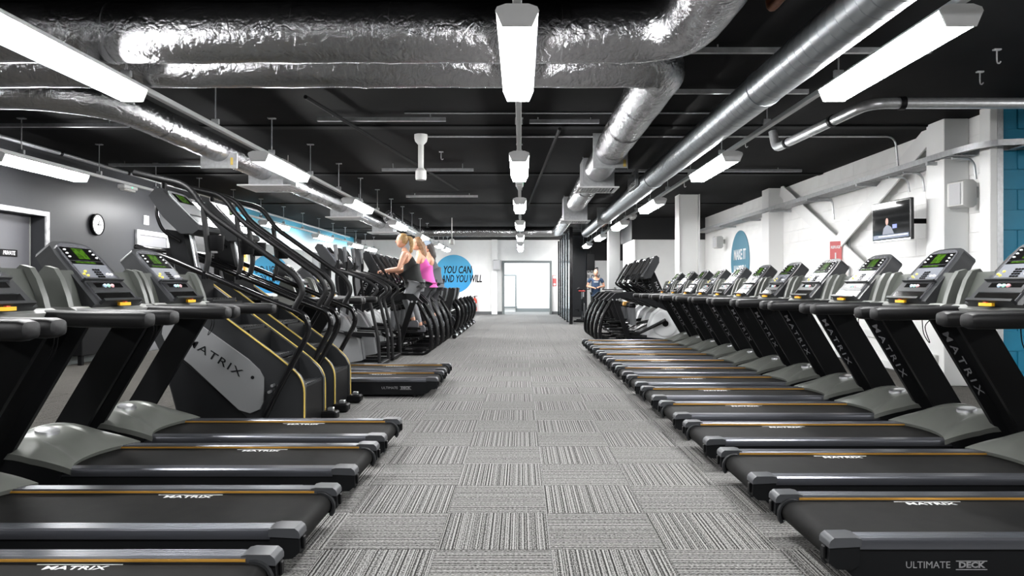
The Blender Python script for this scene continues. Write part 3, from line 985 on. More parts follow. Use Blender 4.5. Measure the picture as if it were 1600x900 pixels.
# ceiling sensor
cs = thing('ceiling_sensor', 'white ceiling sensor on a stem left of centre lights', 'sensor', (-1.28, 9.06, 0))
B().lathe([(0.085, ZC - 0.005), (0.085, ZC - 0.05), (0.075, ZC - 0.09), (0.04, ZC - 0.13)], seg=20).obj('mount', SPKW, cs)
B().cyl((0, 0, 2.62), (0, 0, ZC - 0.12), 0.036, 14).obj('stem', SPKW, cs)
B().lathe([(0.04, 2.665), (0.07, 2.63), (0.072, 2.545), (0.065, 2.515), (0.0, 2.51)], seg=20).obj('sensor_head', SPKW, cs)
t = thing('ceiling_sensor', 'small white sensor hanging below the far foil duct', 'sensor', (-1.95, 20.0, 0))
B().cyl((0, 0, 2.5), (0, 0, ZC), 0.012, 8).obj('stem', SPKW, t)
B().box((0, 0, 2.42), (0.13, 0.13, 0.16), 0.02).obj('sensor_head', SPKW, t)

# cable tray along the right wall
ct = thing('cable_tray', 'perforated steel cable tray along the white side wall', 'cable tray')
def tray_run(pts, nm):
    # pts: list of (outer, inner) pairs
    for side in (0, 1):
        path = [Vector((p[side][0], p[side][1], 2.66)) for p in pts]
        rings = []
        for i, p in enumerate(path):
            q = Vector((p.x, p.y, p.z))
            rings.append([q + Vector((0, 0, -0.03)), q + Vector((0.012, 0.0, -0.03)), q + Vector((0.012, 0, 0.035)), q + Vector((0, 0, 0.035))])
        b = B()
        b.loft(rings)
        b.obj('side_rail', GALV, ct)
tray_run([((4.82, 19.6), (5.12, 19.6)), ((4.82, 8.0), (5.12, 8.4)), ((4.86, 7.62), (5.13, 7.78)), ((5.0, 7.42), (5.2, 7.70)), ((5.3, 7.36), (5.35, 7.66)), ((8.2, 7.36), (8.2, 7.66))], 'tray')
b = B()
y = 19.5
while y > 7.9:
    b.box((4.97, y, 2.635), (0.30, 0.05, 0.008))
    y -= 0.10
for x in range(30):
    b.box((5.3 + 0.1 * x, 7.51, 2.635), (0.05, 0.29, 0.008))
b.obj('tray_rungs', GALV, ct)['kind'] = 'stuff'
for k in range(6):
    y = 8.35 + 1.75 * k
    B().box((4.99, y, 2.60), (0.42, 0.04, 0.04), 0.003).obj('bracket', GALV, ct)
B().box((5.55, 7.55, 2.60), (0.04, 0.42, 0.04), 0.003).obj('bracket', GALV, ct)
cb = B()
for dx in (-0.06, 0.0, 0.05):
    cb.tube([(4.97 + dx, 8.1, 2.655), (4.97 + dx, 19.4, 2.655)], 0.016, 8)
cb.obj('cables', BLACK, ct)
for y, z1, lb in ((9.0, 2.36, 'steel conduit dropping behind the television'), (9.35, 2.40, 'second steel conduit dropping behind the television'),
                  (11.6, 2.25, 'steel conduit dropping beside the diagonal brace'), (7.98, 2.36, 'steel conduit dropping to wall speaker')):
    pipe(lb, [(4.86, y, 2.595), (5.10, y, 2.595), (5.13, y, z1)], 0.014, GALV, 0.1, cat='conduit', name='conduit')
pipe('steel conduit running down the wall beside the red sign', [(5.17, 11.15, 2.20), (5.17, 11.15, 1.25)], 0.014, GALV, cat='conduit', name='conduit')

# television
def tv_screen_mat():
    m = mat('tv_screen', (0.006, 0.006, 0.007), 0.045, 0, 0.5, (0.05, 0.055, 0.05), 0.12)
    return m
tv = thing('television', 'flat television tilted on the white side wall', 'television', (4.67, 8.9, 1.975))
ax = Vector((0.065, -0.80, 0)).normalized()
upv = (Vector((-0.004, 0, 0.505))).normalized()
nv = ax.cross(upv)
TVR = Matrix((ax, upv, nv)).transposed()
B().box((0, 0, 0), (0.80, 0.505, 0.05), 0.008, TVR).obj('casing', BLACKG, tv)
B().box(nv * 0.026, (0.765, 0.455, 0.004), 0, TVR).obj('screen', tv_screen_mat(), tv)
PICM = mat('tv_figure', (0.2, 0.1, 0.08), 0.4, emit=(0.5, 0.26, 0.18), es=0.6)
PICB = mat('tv_blue', (0.05, 0.07, 0.2), 0.4, emit=(0.15, 0.2, 0.6), es=0.7)
PICT = mat('tv_ticker', (0.02, 0.03, 0.06), 0.3, emit=(0.03, 0.05, 0.12), es=0.7)
B().ell(nv * 0.029 + ax * -0.07 + upv * 0.0, (0.030, 0.045, 0.001), 12, 6, TVR).obj('picture_face', PICM, tv)
B().prism([(-0.17, -0.16), (-0.14, -0.08), (-0.08, -0.045), (-0.05, -0.045), (0.02, -0.075), (0.08, -0.16)], 0.0286, 0.0292, basis=(V((0, 0, 0)), ax, upv, nv)).obj('picture_suit', mat('tv_suit', (0.02, 0.03, 0.06), 0.3, emit=(0.02, 0.03, 0.08), es=0.5), tv)
B().box(nv * 0.0285 + ax * 0.09 + upv * -0.07, (0.09, 0.05, 0.001), 0, TVR).obj('picture_shape', PICB, tv)
B().box(nv * 0.0285 + upv * -0.19, (0.74, 0.05, 0.001), 0, TVR).obj('ticker_band', PICT, tv)
B().box(nv * 0.0295 + upv * -0.183 + ax * 0.05, (0.60, 0.014, 0.001), 0, TVR).obj('ticker_line', mat('tv_white', (0.6, 0.65, 0.7), 0.4, emit=(0.6, 0.68, 0.8), es=0.7), tv)
B().box(-upv * 0.24 + nv * 0.027, (0.80, 0.018, 0.004), 0, TVR).obj('lower_trim', SILVER, tv)
B().box((0.28, 0, 0.0), (0.50, 0.06, 0.06), 0.005).box((0.52, 0, 0), (0.02, 0.25, 0.30)).box((0.06, 0, 0), (0.04, 0.3, 0.22)).obj('wall_bracket', BLACK, tv)

# speakers
def speaker(label, loc, rz):
    t = thing('wall_speaker', label, 'speaker', loc, rz, 'white wall speakers')
    t.scale = (0.9, 0.85, 0.86)
    B().prism([(-0.10, -0.15), (-0.05, -0.18), (0.05, -0.18), (0.10, -0.14), (0.10, 0.14), (0.05, 0.18), (-0.05, 0.18), (-0.10, 0.15)], -0.13, 0.13, 'y', 0.055, seg=3).obj('cabinet', SPKW, t)
    B().box((-0.103, 0, 0), (0.012, 0.19, 0.28), 0.005).obj('grille', SPKG, t)
    B().box((0.14, 0, 0.03), (0.12, 0.04, 0.05), 0.004).box((0.195, 0, 0.03), (0.012, 0.10, 0.14)).obj('bracket', SPKW, t)
    return t
speaker('white wall speaker beside the teal wall', (4.97, 7.98, 2.19), math.radians(12))
speaker('white wall speaker beside the teal disc', (4.98, 17.9, 2.27), math.radians(12))
tag(B().box((-1.0, 29.1, 2.05), (0.3, 0.25, 0.42), 0.04).obj('wall_speaker', SPKG), 'grey speaker box high on the far wall beside doorway', 'speaker', 'white wall speakers')
tv2 = thing('hanging_monitor', 'black monitor hanging high in the far passage', 'monitor', (2.58, 26.2, 2.06))
B().box((0, 0, 0), (0.30, 0.12, 0.62), 0.01).obj('casing', BLACK, tv2)
B().box((0, 0, 0.7), (0.04, 0.04, 0.78)).obj('hanger', BLACK, tv2)

# ------------------------------------------------------------------ treadmill
V = Vector
def make_treadmill():
    t = thing('treadmill', '', 'treadmill', group='treadmills')
    for s in (-1, 1):
        # side skirt
        sk = B().prism([(0.03, 0.165), (0.03, 0.115), (0.10, 0.05), (0.16, 0.028), (2.02, 0.028), (2.08, 0.08), (2.04, 0.17), (1.5, 0.165)],
                       min(s * 0.262, s * 0.308), max(s * 0.262, s * 0.308), 'y', 0.006).obj('side_skirt', DARK2, t)
        x = (1, 0, 0) if s < 0 else (-1, 0, 0)
        u0 = 0.44
        tb = B()
        tb.text('ULTIMATE', 0.037, (u0 + (-0.06 if s < 0 else 0.06), s * 0.3085, 0.097), x, (0, 0, 1), 0.0007, 1.0, 0, -0.004)
        tb.text('DECK', 0.030, (u0 + (0.105 if s < 0 else -0.105), s * 0.3085, 0.097), x, (0, 0, 1), 0.0007, 1.25, 0, 0.035)
        tb.box((u0 + (0.105 if s < 0 else -0.105), s * 0.3085, 0.0805), (0.118, 0.0015, 0.003))
        tb.box((u0 + (0.105 if s < 0 else -0.105), s * 0.3085, 0.1125), (0.118, 0.0015, 0.003))
        tb.obj('lettering', GREYP, sk)
        # foot rail, ridged
        prof = []
        y0, y1 = 0.232, 0.318
        prof = [(y0, 0.166), (y0, 0.193)]
        for k in range(4):
            a = y0 + 0.006 + k * 0.0165
            prof += [(a, 0.199), (a + 0.011, 0.199), (a + 0.0125, 0.1965), (a + 0.015, 0.1965)]
        prof += [(y1 - 0.014, 0.199), (y1 - 0.004, 0.193), (y1, 0.182), (y1, 0.160)]
        prof = [(s * a, b_) for a, b_ in prof]
        rl = B().prism(prof, 0.105, 1.60, 'x').obj('foot_rail', RAILM, t)
        B().box((0.85, s * 0.2305, 0.1865), (1.49, 0.004, 0.009)).obj('accent_strip', ORANGE, rl)
        # rear end cap with roller hook
        cp = B().prism([(0.0, 0.182), (0.006, 0.194), (0.02, 0.205), (0.10, 0.206), (0.122, 0.201), (0.122, 0.172), (0.0, 0.166)],
                       min(s * 0.234, s * 0.325), max(s * 0.234, s * 0.325), 'y', 0.007, seg=2).obj('rail_end_cap', CAPM, t)
        B().prism([(0.004, 0.163), (0.118, 0.169), (0.118, 0.10), (0.085, 0.082), (0.03, 0.085), (0.0, 0.11)],
                  min(s * 0.244, s * 0.320), max(s * 0.244, s * 0.320), 'y', 0.008).obj('cap_bracket', DARK2, cp)
        B().box((-0.004, s * 0.285, 0.14), (0.012, 0.03, 0.05), 0.004).obj('cap_slot', BLACK, cp)
        B().tube([(0.075 + 0.062 * math.cos(a), s * 0.232, 0.118 + 0.062 * math.sin(a)) for a in [PI * (0.42 + 0.1 * k) for k in range(9)]], 0.010, 6).obj('roller_hook', DARK, cp)
        # front foot
        B().cyl((1.9, s * 0.26, 0.0), (1.9, s * 0.26, 0.05), 0.035, 12).cyl((0.25, s * 0.26, 0.0), (0.25, s * 0.26, 0.05), 0.03, 12).obj('foot', RUBBER, t)
    # belt as a closed loop
    prof = [(1.66, 0.176)]
    prof += [(0.075 + 0.05 * math.cos(a), 0.126 + 0.05 * math.sin(a)) for a in [PI * (0.5 + 0.125 * k) for k in range(9)]]
    prof += [(1.66, 0.076)]
    bt = B().prism(prof, -0.231, 0.231, 'y').obj('running_belt', BELT, t, sharp=25)
    tb = B()
    for yy, rx in ((0.19, (1, 0, 0)), (-0.19, (-1, 0, 0))):
        tb.text('MATRIX', 0.045, (0.68, yy, 0.1765), rx, V((0, 0, 1)).cross(V(rx)), 0.0004, 1.35, 0, 0.012)
        tb.box((0.68, yy + (0.03 if yy > 0 else -0.03), 0.1765), (0.30, 0.005, 0.0008))
    tb.obj('lettering', WHITEP, bt)
    # motor cover: domed shell with two raised shoulders
    def cover_z(f, a):
        rise = math.sin(PI / 2 * f / 0.52) ** 0.92 if f < 0.52 else math.cos(PI / 2 * (f - 0.52) / 0.48 * 0.92) ** 0.7
        z = 0.201 + 0.143 * rise
        z -= 0.085 * max(0, a - 0.58) ** 1.3 * 2.2 * min(1, rise * 1.2)
        if a < 0.50:
            z -= 0.010 * min(1, f * 3)
        return z
    b = B()
    rings = []
    vals = [-1, -0.9, -0.78, -0.66, -0.58, -0.50, -0.46, -0.25, 0, 0.25, 0.46, 0.50, 0.58, 0.66, 0.78, 0.9, 1]
    nu = 16
    for i in range(nu + 1):
        f = i / nu
        row = []
        for q in vals:
            u0 = 1.47 + 0.10 * (1 - q * q)
            row.append(V((u0 + (2.16 - u0) * f, 0.335 * q, cover_z(f, abs(q)))))
        row = [V((row[0].x, -0.338, row[0].z - 0.03))] + row + [V((row[-1].x, 0.338, row[-1].z - 0.03))]
        rings.append(row)
    lip = [V((p.x + 0.010, p.y, 0.180)) for p in rings[0]]
    end = [V((2.17, p.y, 0.06)) for p in rings[-1]]
    b.loft([lip] + rings + [end], cap=False, closed=False)
    cv = b.obj('motor_cover', COVER, t, sharp=22)
    for s in (-1, 1):
        pl_ = [(1.56, 0.06), (1.52, 0.19)] + [(1.47 + 0.69 * f / 10, cover_z(f / 10, 1.0) - 0.022) for f in range(2, 11)] + [(2.16, 0.06)]
        B().prism(pl_, *sorted((s * 0.322, s * 0.331)), 'y').obj('cover_side', DARK2, cv)
    bd = B()
    rr = [(math.cos(2 * PI * k / 24), math.sin(2 * PI * k / 24)) for k in range(24)]
    fb = 0.42
    ub = 1.57 + 0.59 * fb
    zc = cover_z(fb, 0.0)
    slp = (cover_z(fb + 0.08, 0) - cover_z(fb - 0.08, 0)) / (0.59 * 0.16)
    bd.loft([[V((ub + c * 0.056, s_ * 0.070, zc - 0.006 + c * 0.056 * slp)) for c, s_ in rr],
             [V((ub + c * 0.054, s_ * 0.068, zc + 0.012 + c * 0.054 * slp)) for c, s_ in rr],
             [V((ub + c * 0.046, s_ * 0.058, zc + 0.014 + c * 0.046 * slp)) for c, s_ in rr]])
    bd.obj('badge', SILVER, cv)
    # masts
    for s in (-1, 1):
        sec = [(-0.105, 0.295), (-0.105, 0.325), (-0.055, 0.368), (0.10, 0.368), (0.10, 0.295)]
        lo_, hi_ = V((1.93, 0, 0.22)), V((1.475, 0, 0.985))
        b = B()
        b.loft([[lo_ + V((p, s * q, 0)) for p, q in sec], [hi_ + V((p, s * q, 0)) for p, q in sec]])
        mo = b.obj('mast', MASTM, t, sharp=20)
        d = (hi_ - lo_).normalized()
        c = V((0.05, s * 0.043, 0)).normalized()
        y_ = (c - d * c.dot(d)).normalized()
        x_ = -d
        n_ = x_.cross(y_)
        if n_.y * s < 0:
            x_ = d
            n_ = x_.cross(y_)
        mid = lo_.lerp(hi_, 0.60) + V((-0.080, s * 0.3465, 0)) + n_ * 0.0012
        if s < 0:
            B().text('MATRIX', 0.050, mid, x_, y_, 0.0006, 1.9, 0, 0.008, 1.45).obj('lettering', METALP, mo)
    # handrails
    for s in (-1, 1):
        rings = []
        for k, (u, hh, ww, zc) in enumerate(((0.925, 0.016, 0.03, 0.985), (0.932, 0.032, 0.050, 0.99), (0.955, 0.040, 0.058, 0.99), (1.25, 0.040, 0.058, 0.993), (1.40, 0.038, 0.056, 1.0), (1.50, 0.034, 0.05, 1.005))):
            r_ = []
            for q in range(14):
                a = 2 * PI * q / 14
                ca, sa = math.cos(a), math.sin(a)
                ca = math.copysign(abs(ca) ** 0.6, ca)
                sa = math.copysign(abs(sa) ** 0.6, sa)
                r_.append(V((u, s * 0.338 + ww * ca, zc + hh * sa)))
            rings.append(r_)
        b = B()
        b.loft(rings)
        b.obj('handrail', RUBBER, t, sharp=50)
    # dashboard deck
    B().prism([(1.40, 1.025), (1.44, 1.045), (1.72, 1.05), (1.80, 1.03), (1.82, 0.98), (1.74, 0.95), (1.42, 0.965)], -0.393, 0.393, 'y', 0.016, seg=2).obj('dashboard', DASHM, t)
    # console
    O = V((1.405, 0, 1.056))
    bdir = V((0.30, 0, 0.345)).normalized()
    ndir = V((-bdir.z, 0, bdir.x))
    adir = V((0, 1, 0))
    def outline(wb_, wt_, h, arc=0.05, n=8, cr=0.05):
        p = [(-wb_, 0.0), (wb_, 0.0), (wt_ + 0.01, h - arc - cr)]
        for k in range(n + 1):
            a = PI * k / n
            p.append((wt_ * math.copysign(abs(math.cos(a)) ** 0.55, math.cos(a)), h - arc - cr * 0.6 + (arc + cr * 0.6) * math.sin(a) ** 0.7))
        p.append((-wt_ - 0.01, h - arc - cr))
        return p
    bs = (O, adir, bdir, ndir)
    cs_ = B().prism(outline(0.238, 0.195, 0.462), -0.10, 0.0, bev=0.018, basis=bs, seg=2).obj('console', DARK, t)
    B().prism(outline(0.178, 0.158, 0.44, 0.04), 0.0, 0.010, bev=0.004, basis=bs).obj('console_face', FACE, cs_)
    def plate(nm, a0, a1, b0, b1, m, h0=0.010, h1=0.013, taper=0.0):
        return B().prism([(a0, b0), (a1, b0), (a1 - taper, b1), (a0 + taper, b1)], h0, h1, basis=bs).obj(nm, m, cs_)
    plate('screen_surround', -0.145, 0.145, 0.310, 0.405, SCRB, taper=0.006)
    plate('screen', -0.050, 0.050, 0.320, 0.398, LCD, 0.013, 0.0145)
    plate('readout_strip', -0.145, 0.145, 0.283, 0.304, SCRB)
    plate('readout', -0.07, 0.11, 0.288, 0.300, LCD, 0.013, 0.0142)
    plate('key_panel', -0.150, 0.150, 0.175, 0.280, KEYP)
    bb = B()
    for s in (-1, 1):
        for k in range(3):
            c = O + adir * (s * (0.115 + 0.004 * k)) + bdir * (0.385 - 0.026 * k) + ndir * 0.013
            bb.ell(c, (0.006, 0.012, 0.006), 8, 6)
    for k in range(2):
        bb.ell(O + adir * (-0.125 + 0.035 * k) + bdir * 0.205 + ndir * 0.013, (0.010, 0.015, 0.010), 8, 6)
    bb.obj('buttons', BTNW, cs_)['kind'] = 'stuff'
    bb = B()
    for k, (a_, b_) in enumerate(((0.10, 0.225), (0.13, 0.205), (0.105, 0.195))):
        bb.ell(O + adir * a_ + bdir * b_ + ndir * 0.013, (0.008, 0.012, 0.008), 8, 6)
    bb.obj('yellow_buttons', BTNY, cs_)['kind'] = 'stuff'
    bb = B()
    for i in range(3):
        for j in range(4):
            c = O + adir * (-0.035 + 0.024 * i) + bdir * (0.187 + 0.017 * j) + ndir * 0.014
            bb.box(c, (0.006, 0.016, 0.010), 0, Matrix((ndir, adir, bdir)).transposed())
    bb.obj('number_keys', SCRB, cs_)['kind'] = 'stuff'
    plate('ledge', -0.185, 0.185, 0.155, 0.166, DARK, 0.0, 0.030)
    plate('control_panel', -0.172, 0.172, 0.075, 0.150, DARK, taper=0.003)
    plate('control_window', -0.14, 0.12, 0.108, 0.140, SCRB, 0.013, 0.0145)
    for k, m_ in enumerate((BTNB, BTNG, BTNR)):
        c = O + adir * (0.0 + (k - 1) * -0.036) + bdir * 0.118 + ndir * 0.013
        B().ell(c, (0.010, 0.017, 0.013), 12, 8).obj('round_button', m_, cs_)
    plate('storage_tray', -0.168, 0.168, 0.012, 0.070, SCRB, 0.004, 0.0125)
    plate('tray_lip', -0.19, 0.19, -0.004, 0.012, DARK, 0.0, 0.035)
    # safety key
    ky = B().prism([(1.372, -0.05), (1.392, -0.045), (1.395, 0.045), (1.372, 0.06), (1.36, 0.0)], 1.045, 1.062, 'z', 0.003).obj('safety_key', KEYY, t)
    B().box((1.375, 0.005, 1.064), (0.014, 0.024, 0.006)).obj('key_mark', REDP, ky)
    # bottle holders
    for s in (-1, 1):
        lo_, hi_ = sorted((s * 0.350, s * 0.391))
        ho = B().prism([(1.445, 1.04), (1.460, 1.10), (1.492, 1.19), (1.525, 1.245), (1.570, 1.258), (1.610, 1.215), (1.635, 1.13), (1.640, 1.04)], lo_, hi_, 'y', 0.012, seg=2).obj('bottle_holder', HOLD, t)
        lo_, hi_ = sorted((s * 0.19, s * 0.353))
        B().prism([(1.475, 1.04), (1.510, 1.14), (1.555, 1.238), (1.61, 1.20), (1.63, 1.04)], lo_, hi_, 'y', 0.006).obj('holder_recess', HOLD2, ho)
    # thin heart rate cable under the rail
    B().tube(smooth([(1.35, -0.30, 0.96), (1.36, -0.302, 0.86), (1.40, -0.30, 0.80), (1.37, -0.30, 0.90), (1.42, -0.30, 0.96)]), 0.003, 5).obj('cable', BLACK, t)
    return t
tm0 = make_treadmill()
used = False
RX0 = lambda y: 1.175 - 0.0054 * y
for k in range(12):
    y = 2.985 + 0.864 * k
    lb = '%s treadmill from the front in the right hand row' % ORD[k] if k < 11 else 'farthest treadmill of the right hand row, by the cross trainers'
    if not used:
        tm0.location = (RX0(y), y, 0)
        tm0['label'] = lb
        used = True
    else:
        dup(tm0, (RX0(y), y, 0), 0, lb)
LY = (2.26, 3.09, 4.01, 4.82, 7.67, 8.475)
LLB = ('nearest treadmill at the lower left corner, cut by the frame', 'second treadmill from the front on the left',
       'third treadmill on the left, its console below the wall clock', 'fourth treadmill on the left, beside the stair climbers',
       'left treadmill just behind the stair climbers, lettered side showing', 'left treadmill in front of the first elliptical trainer')
for y, lb in zip(LY, LLB):
    dup(tm0, (-0.865, y, 0), PI, lb)

# ------------------------------------------------------------------ stair climber
def make_climber():
    t = thing('stair_climber', '', 'stair climber', group='stair climbers')
    body = [(0, 0.04), (0, 0.37), (0.04, 0.45), (0.135, 0.545), (1.0, 1.19), (1.27, 1.19), (1.36, 1.10), (1.13, 0.63), (1.0, 0.15), (0.98, 0.04)]
    for s in (-1, 1):
        a, b_ = sorted((s * 0.245, s * 0.292))
        sp = B().prism(body, a, b_, 'y', 0.008).obj('side_panel', DARK, t)
        lw = [(0.30, 0.06), (0.02, 0.06), (0.02, 0.30), (0.12, 0.42), (0.22, 0.30)]
        B().prism([(0.15, 0.05), (0.97, 0.05), (1.0, 0.2), (1.12, 0.62), (1.02, 0.62), (0.42, 0.10)], *sorted((s * 0.291, s * 0.297)), 'y', 0.002).obj('lower_panel', DARK2, sp)
        lp = B().prism([(1.10, 0.863), (1.06, 0.90), (0.934, 0.915), (0.88, 0.90), (0.44, 0.585), (0.35, 0.50), (0.316, 0.436), (0.316, 0.25), (0.345, 0.19), (0.42, 0.16), (0.507, 0.185), (0.884, 0.537), (1.075, 0.69), (1.11, 0.78)],
                       *sorted((s * 0.290, s * 0.312)), 'y', 0.010, seg=2).obj('logo_panel', SHELLW, sp)
        d = V((0.56, 0, 0.355)).normalized()
        x_ = d if s < 0 else -d
        y_ = V((0, s, 0)).cross(x_)
        B().text('MATRIX', 0.085, V((0.70, s * 0.3135, 0.60)), x_, y_, 0.0008, 1.5, 0, 0.004, 1.15).cyl((0.40, s * 0.31, 0.44), (0.40, s * 0.3145, 0.44), 0.014, 10).obj('lettering', DARK2, lp)
        tr = rnd([(0.0, s * 0.294, 0.05), (0.0, s * 0.294, 0.42), (0.16, s * 0.294, 0.565), (1.0, s * 0.294, 1.192)], 0.12, 5)
        B().tube(tr, 0.007, 6).obj('trim_strip', YELLOW, sp)
        # tubular frames
        yy = s * 0.325
        B().tube(rnd([(1.30, yy, 1.46), (1.01, yy, 1.355), (0.30, yy, 1.055), (-0.02, yy, 0.93), (-0.05, yy, 0.80), (0.22, yy, 0.30), (0.33, yy, 0.06)], 0.10, 6), 0.024, 12).obj('lower_rail', BLACKG, t)
        B().tube(rnd([(1.32, yy, 2.04), (1.19, yy, 2.01), (0.90, yy, 1.945), (0.76, yy, 1.74), (0.06, yy, 1.24), (-0.01, yy, 1.12), (0.08, yy, 0.965)], 0.10, 6), 0.023, 12).obj('handrail', RUBBER, t)
        st = B().tube(rnd([(0.78, yy, 1.76), (0.735, yy, 1.38), (0.765, yy, 1.25)], 0.05, 5), 0.022, 12).obj('strut', RUBBER, t)
        B().cyl((0.765, yy, 1.21), (0.765, yy, 1.27), 0.026, 10).obj('strut_clamp', BLACKG, st)
        B().lathe([(0.045, 0.0), (0.052, 0.01), (0.058, 0.12), (0.053, 0.12), (0.048, 0.02)], (0.68, yy - s * 0.01, 1.43), 'z', 18).obj('cup_holder', BLACK, t)
        B().cyl((0.26, s * 0.30, 0.33), (0.26, s * 0.352, 0.33), 0.012, 8).cyl((0.235, s * 0.30, 0.38), (0.235, s * 0.352, 0.38), 0.012, 8).obj('rail_bolts', SILVER, t)
        # adjustable feet
        B().box((-0.05, s * 0.26, 0.045), (0.14, 0.12, 0.07), 0.012).obj('foot', BLACK, t)
        B().box((-0.06, s * 0.26, 0.095), (0.05, 0.05, 0.03), 0.005).obj('foot_bolt', SILVER, t)
    # steps
    for k in range(4):
        u, z = 0.012 + 0.245 * k, 0.365 + 0.229 * k
        sb = B().box((u + 0.115, 0, z - 0.012), (0.23, 0.47, 0.03), 0.006).obj('step', DARK, t)
        n = B()
        for q in range(9):
            n.box((u + 0.003, -0.2 + 0.05 * q, z + 0.004), (0.016, 0.03, 0.006))
        for q in range(5):
            n.box((u + 0.04 + 0.035 * q, 0, z + 0.004), (0.006, 0.44, 0.003))
        n.obj('grip_ridges', DARK, sb)
        B().box((u + 0.20, 0, z + 0.10), (0.012, 0.47, 0.215)).obj('riser', DARK2, t)
    B().box((0.02, 0, 0.19), (0.02, 0.47, 0.32)).obj('kick_plate', BLACK, t)
    B().prism([(0.95, 1.1), (1.0, 1.20), (1.25, 1.20), (1.36, 1.08), (1.2, 0.9)], -0.245, 0.245, 'y', 0.02).obj('top_housing', SHELLG, t)
    # mast and console
    B().prism([(0.965, 1.18), (1.095, 1.18), (1.20, 1.62), (1.06, 1.60)], -0.07, 0.07, 'y', 0.012).obj('mast', DARK2, t)
    B().box((0.99, 0, 1.40), (0.02, 0.06, 0.40), 0.004, Matrix.Rotation(-0.18, 3, 'Y').inverted()).obj('mast_trim', SILVER, t)
    cs_ = B().prism([(1.268, 1.875), (1.22, 1.93), (1.176, 1.94), (0.875, 1.632), (0.87, 1.605), (0.915, 1.574), (1.017, 1.574), (1.155, 1.707)], -0.21, 0.21, 'y', 0.02, seg=2).obj('console', DARK, t)
    O = V((0.875, 0, 1.634))
    bd_ = V((0.301, 0, 0.306)).normalized()
    nd = V((-bd_.z, 0, bd_.x))
    bs = (O, V((0, 1, 0)), bd_, nd)
    B().prism([(-0.16, 0.015), (0.16, 0.015), (0.175, 0.13), (0.165, 0.36), (0.12, 0.405), (-0.12, 0.405), (-0.165, 0.36), (-0.175, 0.13)], 0.0, 0.008, bev=0.003, basis=bs).obj('console_face', mat('console_silver', (0.42, 0.43, 0.44), 0.25, 0.3, coat=0.4), cs_)
    B().prism([(-0.13, 0.27), (0.13, 0.27), (0.12, 0.375), (-0.12, 0.375)], 0.008, 0.011, basis=bs).obj('screen_surround', SCRB, cs_)
    B().prism([(-0.06, 0.28), (0.06, 0.28), (0.06, 0.365), (-0.06, 0.365)], 0.011, 0.0125, basis=bs).obj('screen', LCD, cs_)
    B().prism([(-0.165, 0.12), (0.165, 0.12), (0.165, 0.128), (-0.165, 0.128)], 0.008, 0.014, basis=bs).obj('ledge', DARK, cs_)
    # loop behind console and front cross bars
    B().tube(rnd([(1.26, 0.10, 1.88), (1.25, 0.12, 1.72), (1.20, 0.12, 1.60), (1.08, 0.08, 1.52)], 0.06, 5), 0.014, 8).obj('rear_handle', BLACKG, t)
    B().cyl((1.25, -0.325, 2.022), (1.25, 0.325, 2.022), 0.020, 10).obj('front_crossbar', RUBBER, t)
    B().tube([(1.25, 0.0, 2.02), (1.25, 0.0, 1.90)], 0.022, 10).obj('console_stay', BLACK, t)
    B().tube(rnd([(1.30, 0.325, 1.46), (1.36, 0.2, 1.46), (1.36, -0.2, 1.46), (1.30, -0.325, 1.46)], 0.08, 4), 0.022, 10).obj('front_rail', BLACKG, t)
    B().box((1.2, 0, 1.32), (0.05, 0.04, 0.3), 0.004).obj('rail_stay', BLACK, t)
    return t
cl = make_climber()
cl.location = (-1.70, 5.85, 0)
cl.rotation_euler = (0, 0, PI)
cl['label'] = 'nearer stair climber with grey lettered side panel'
dup(cl, (-1.70, 6.76, 0), PI, 'farther stair climber, behind the grey lettered one')

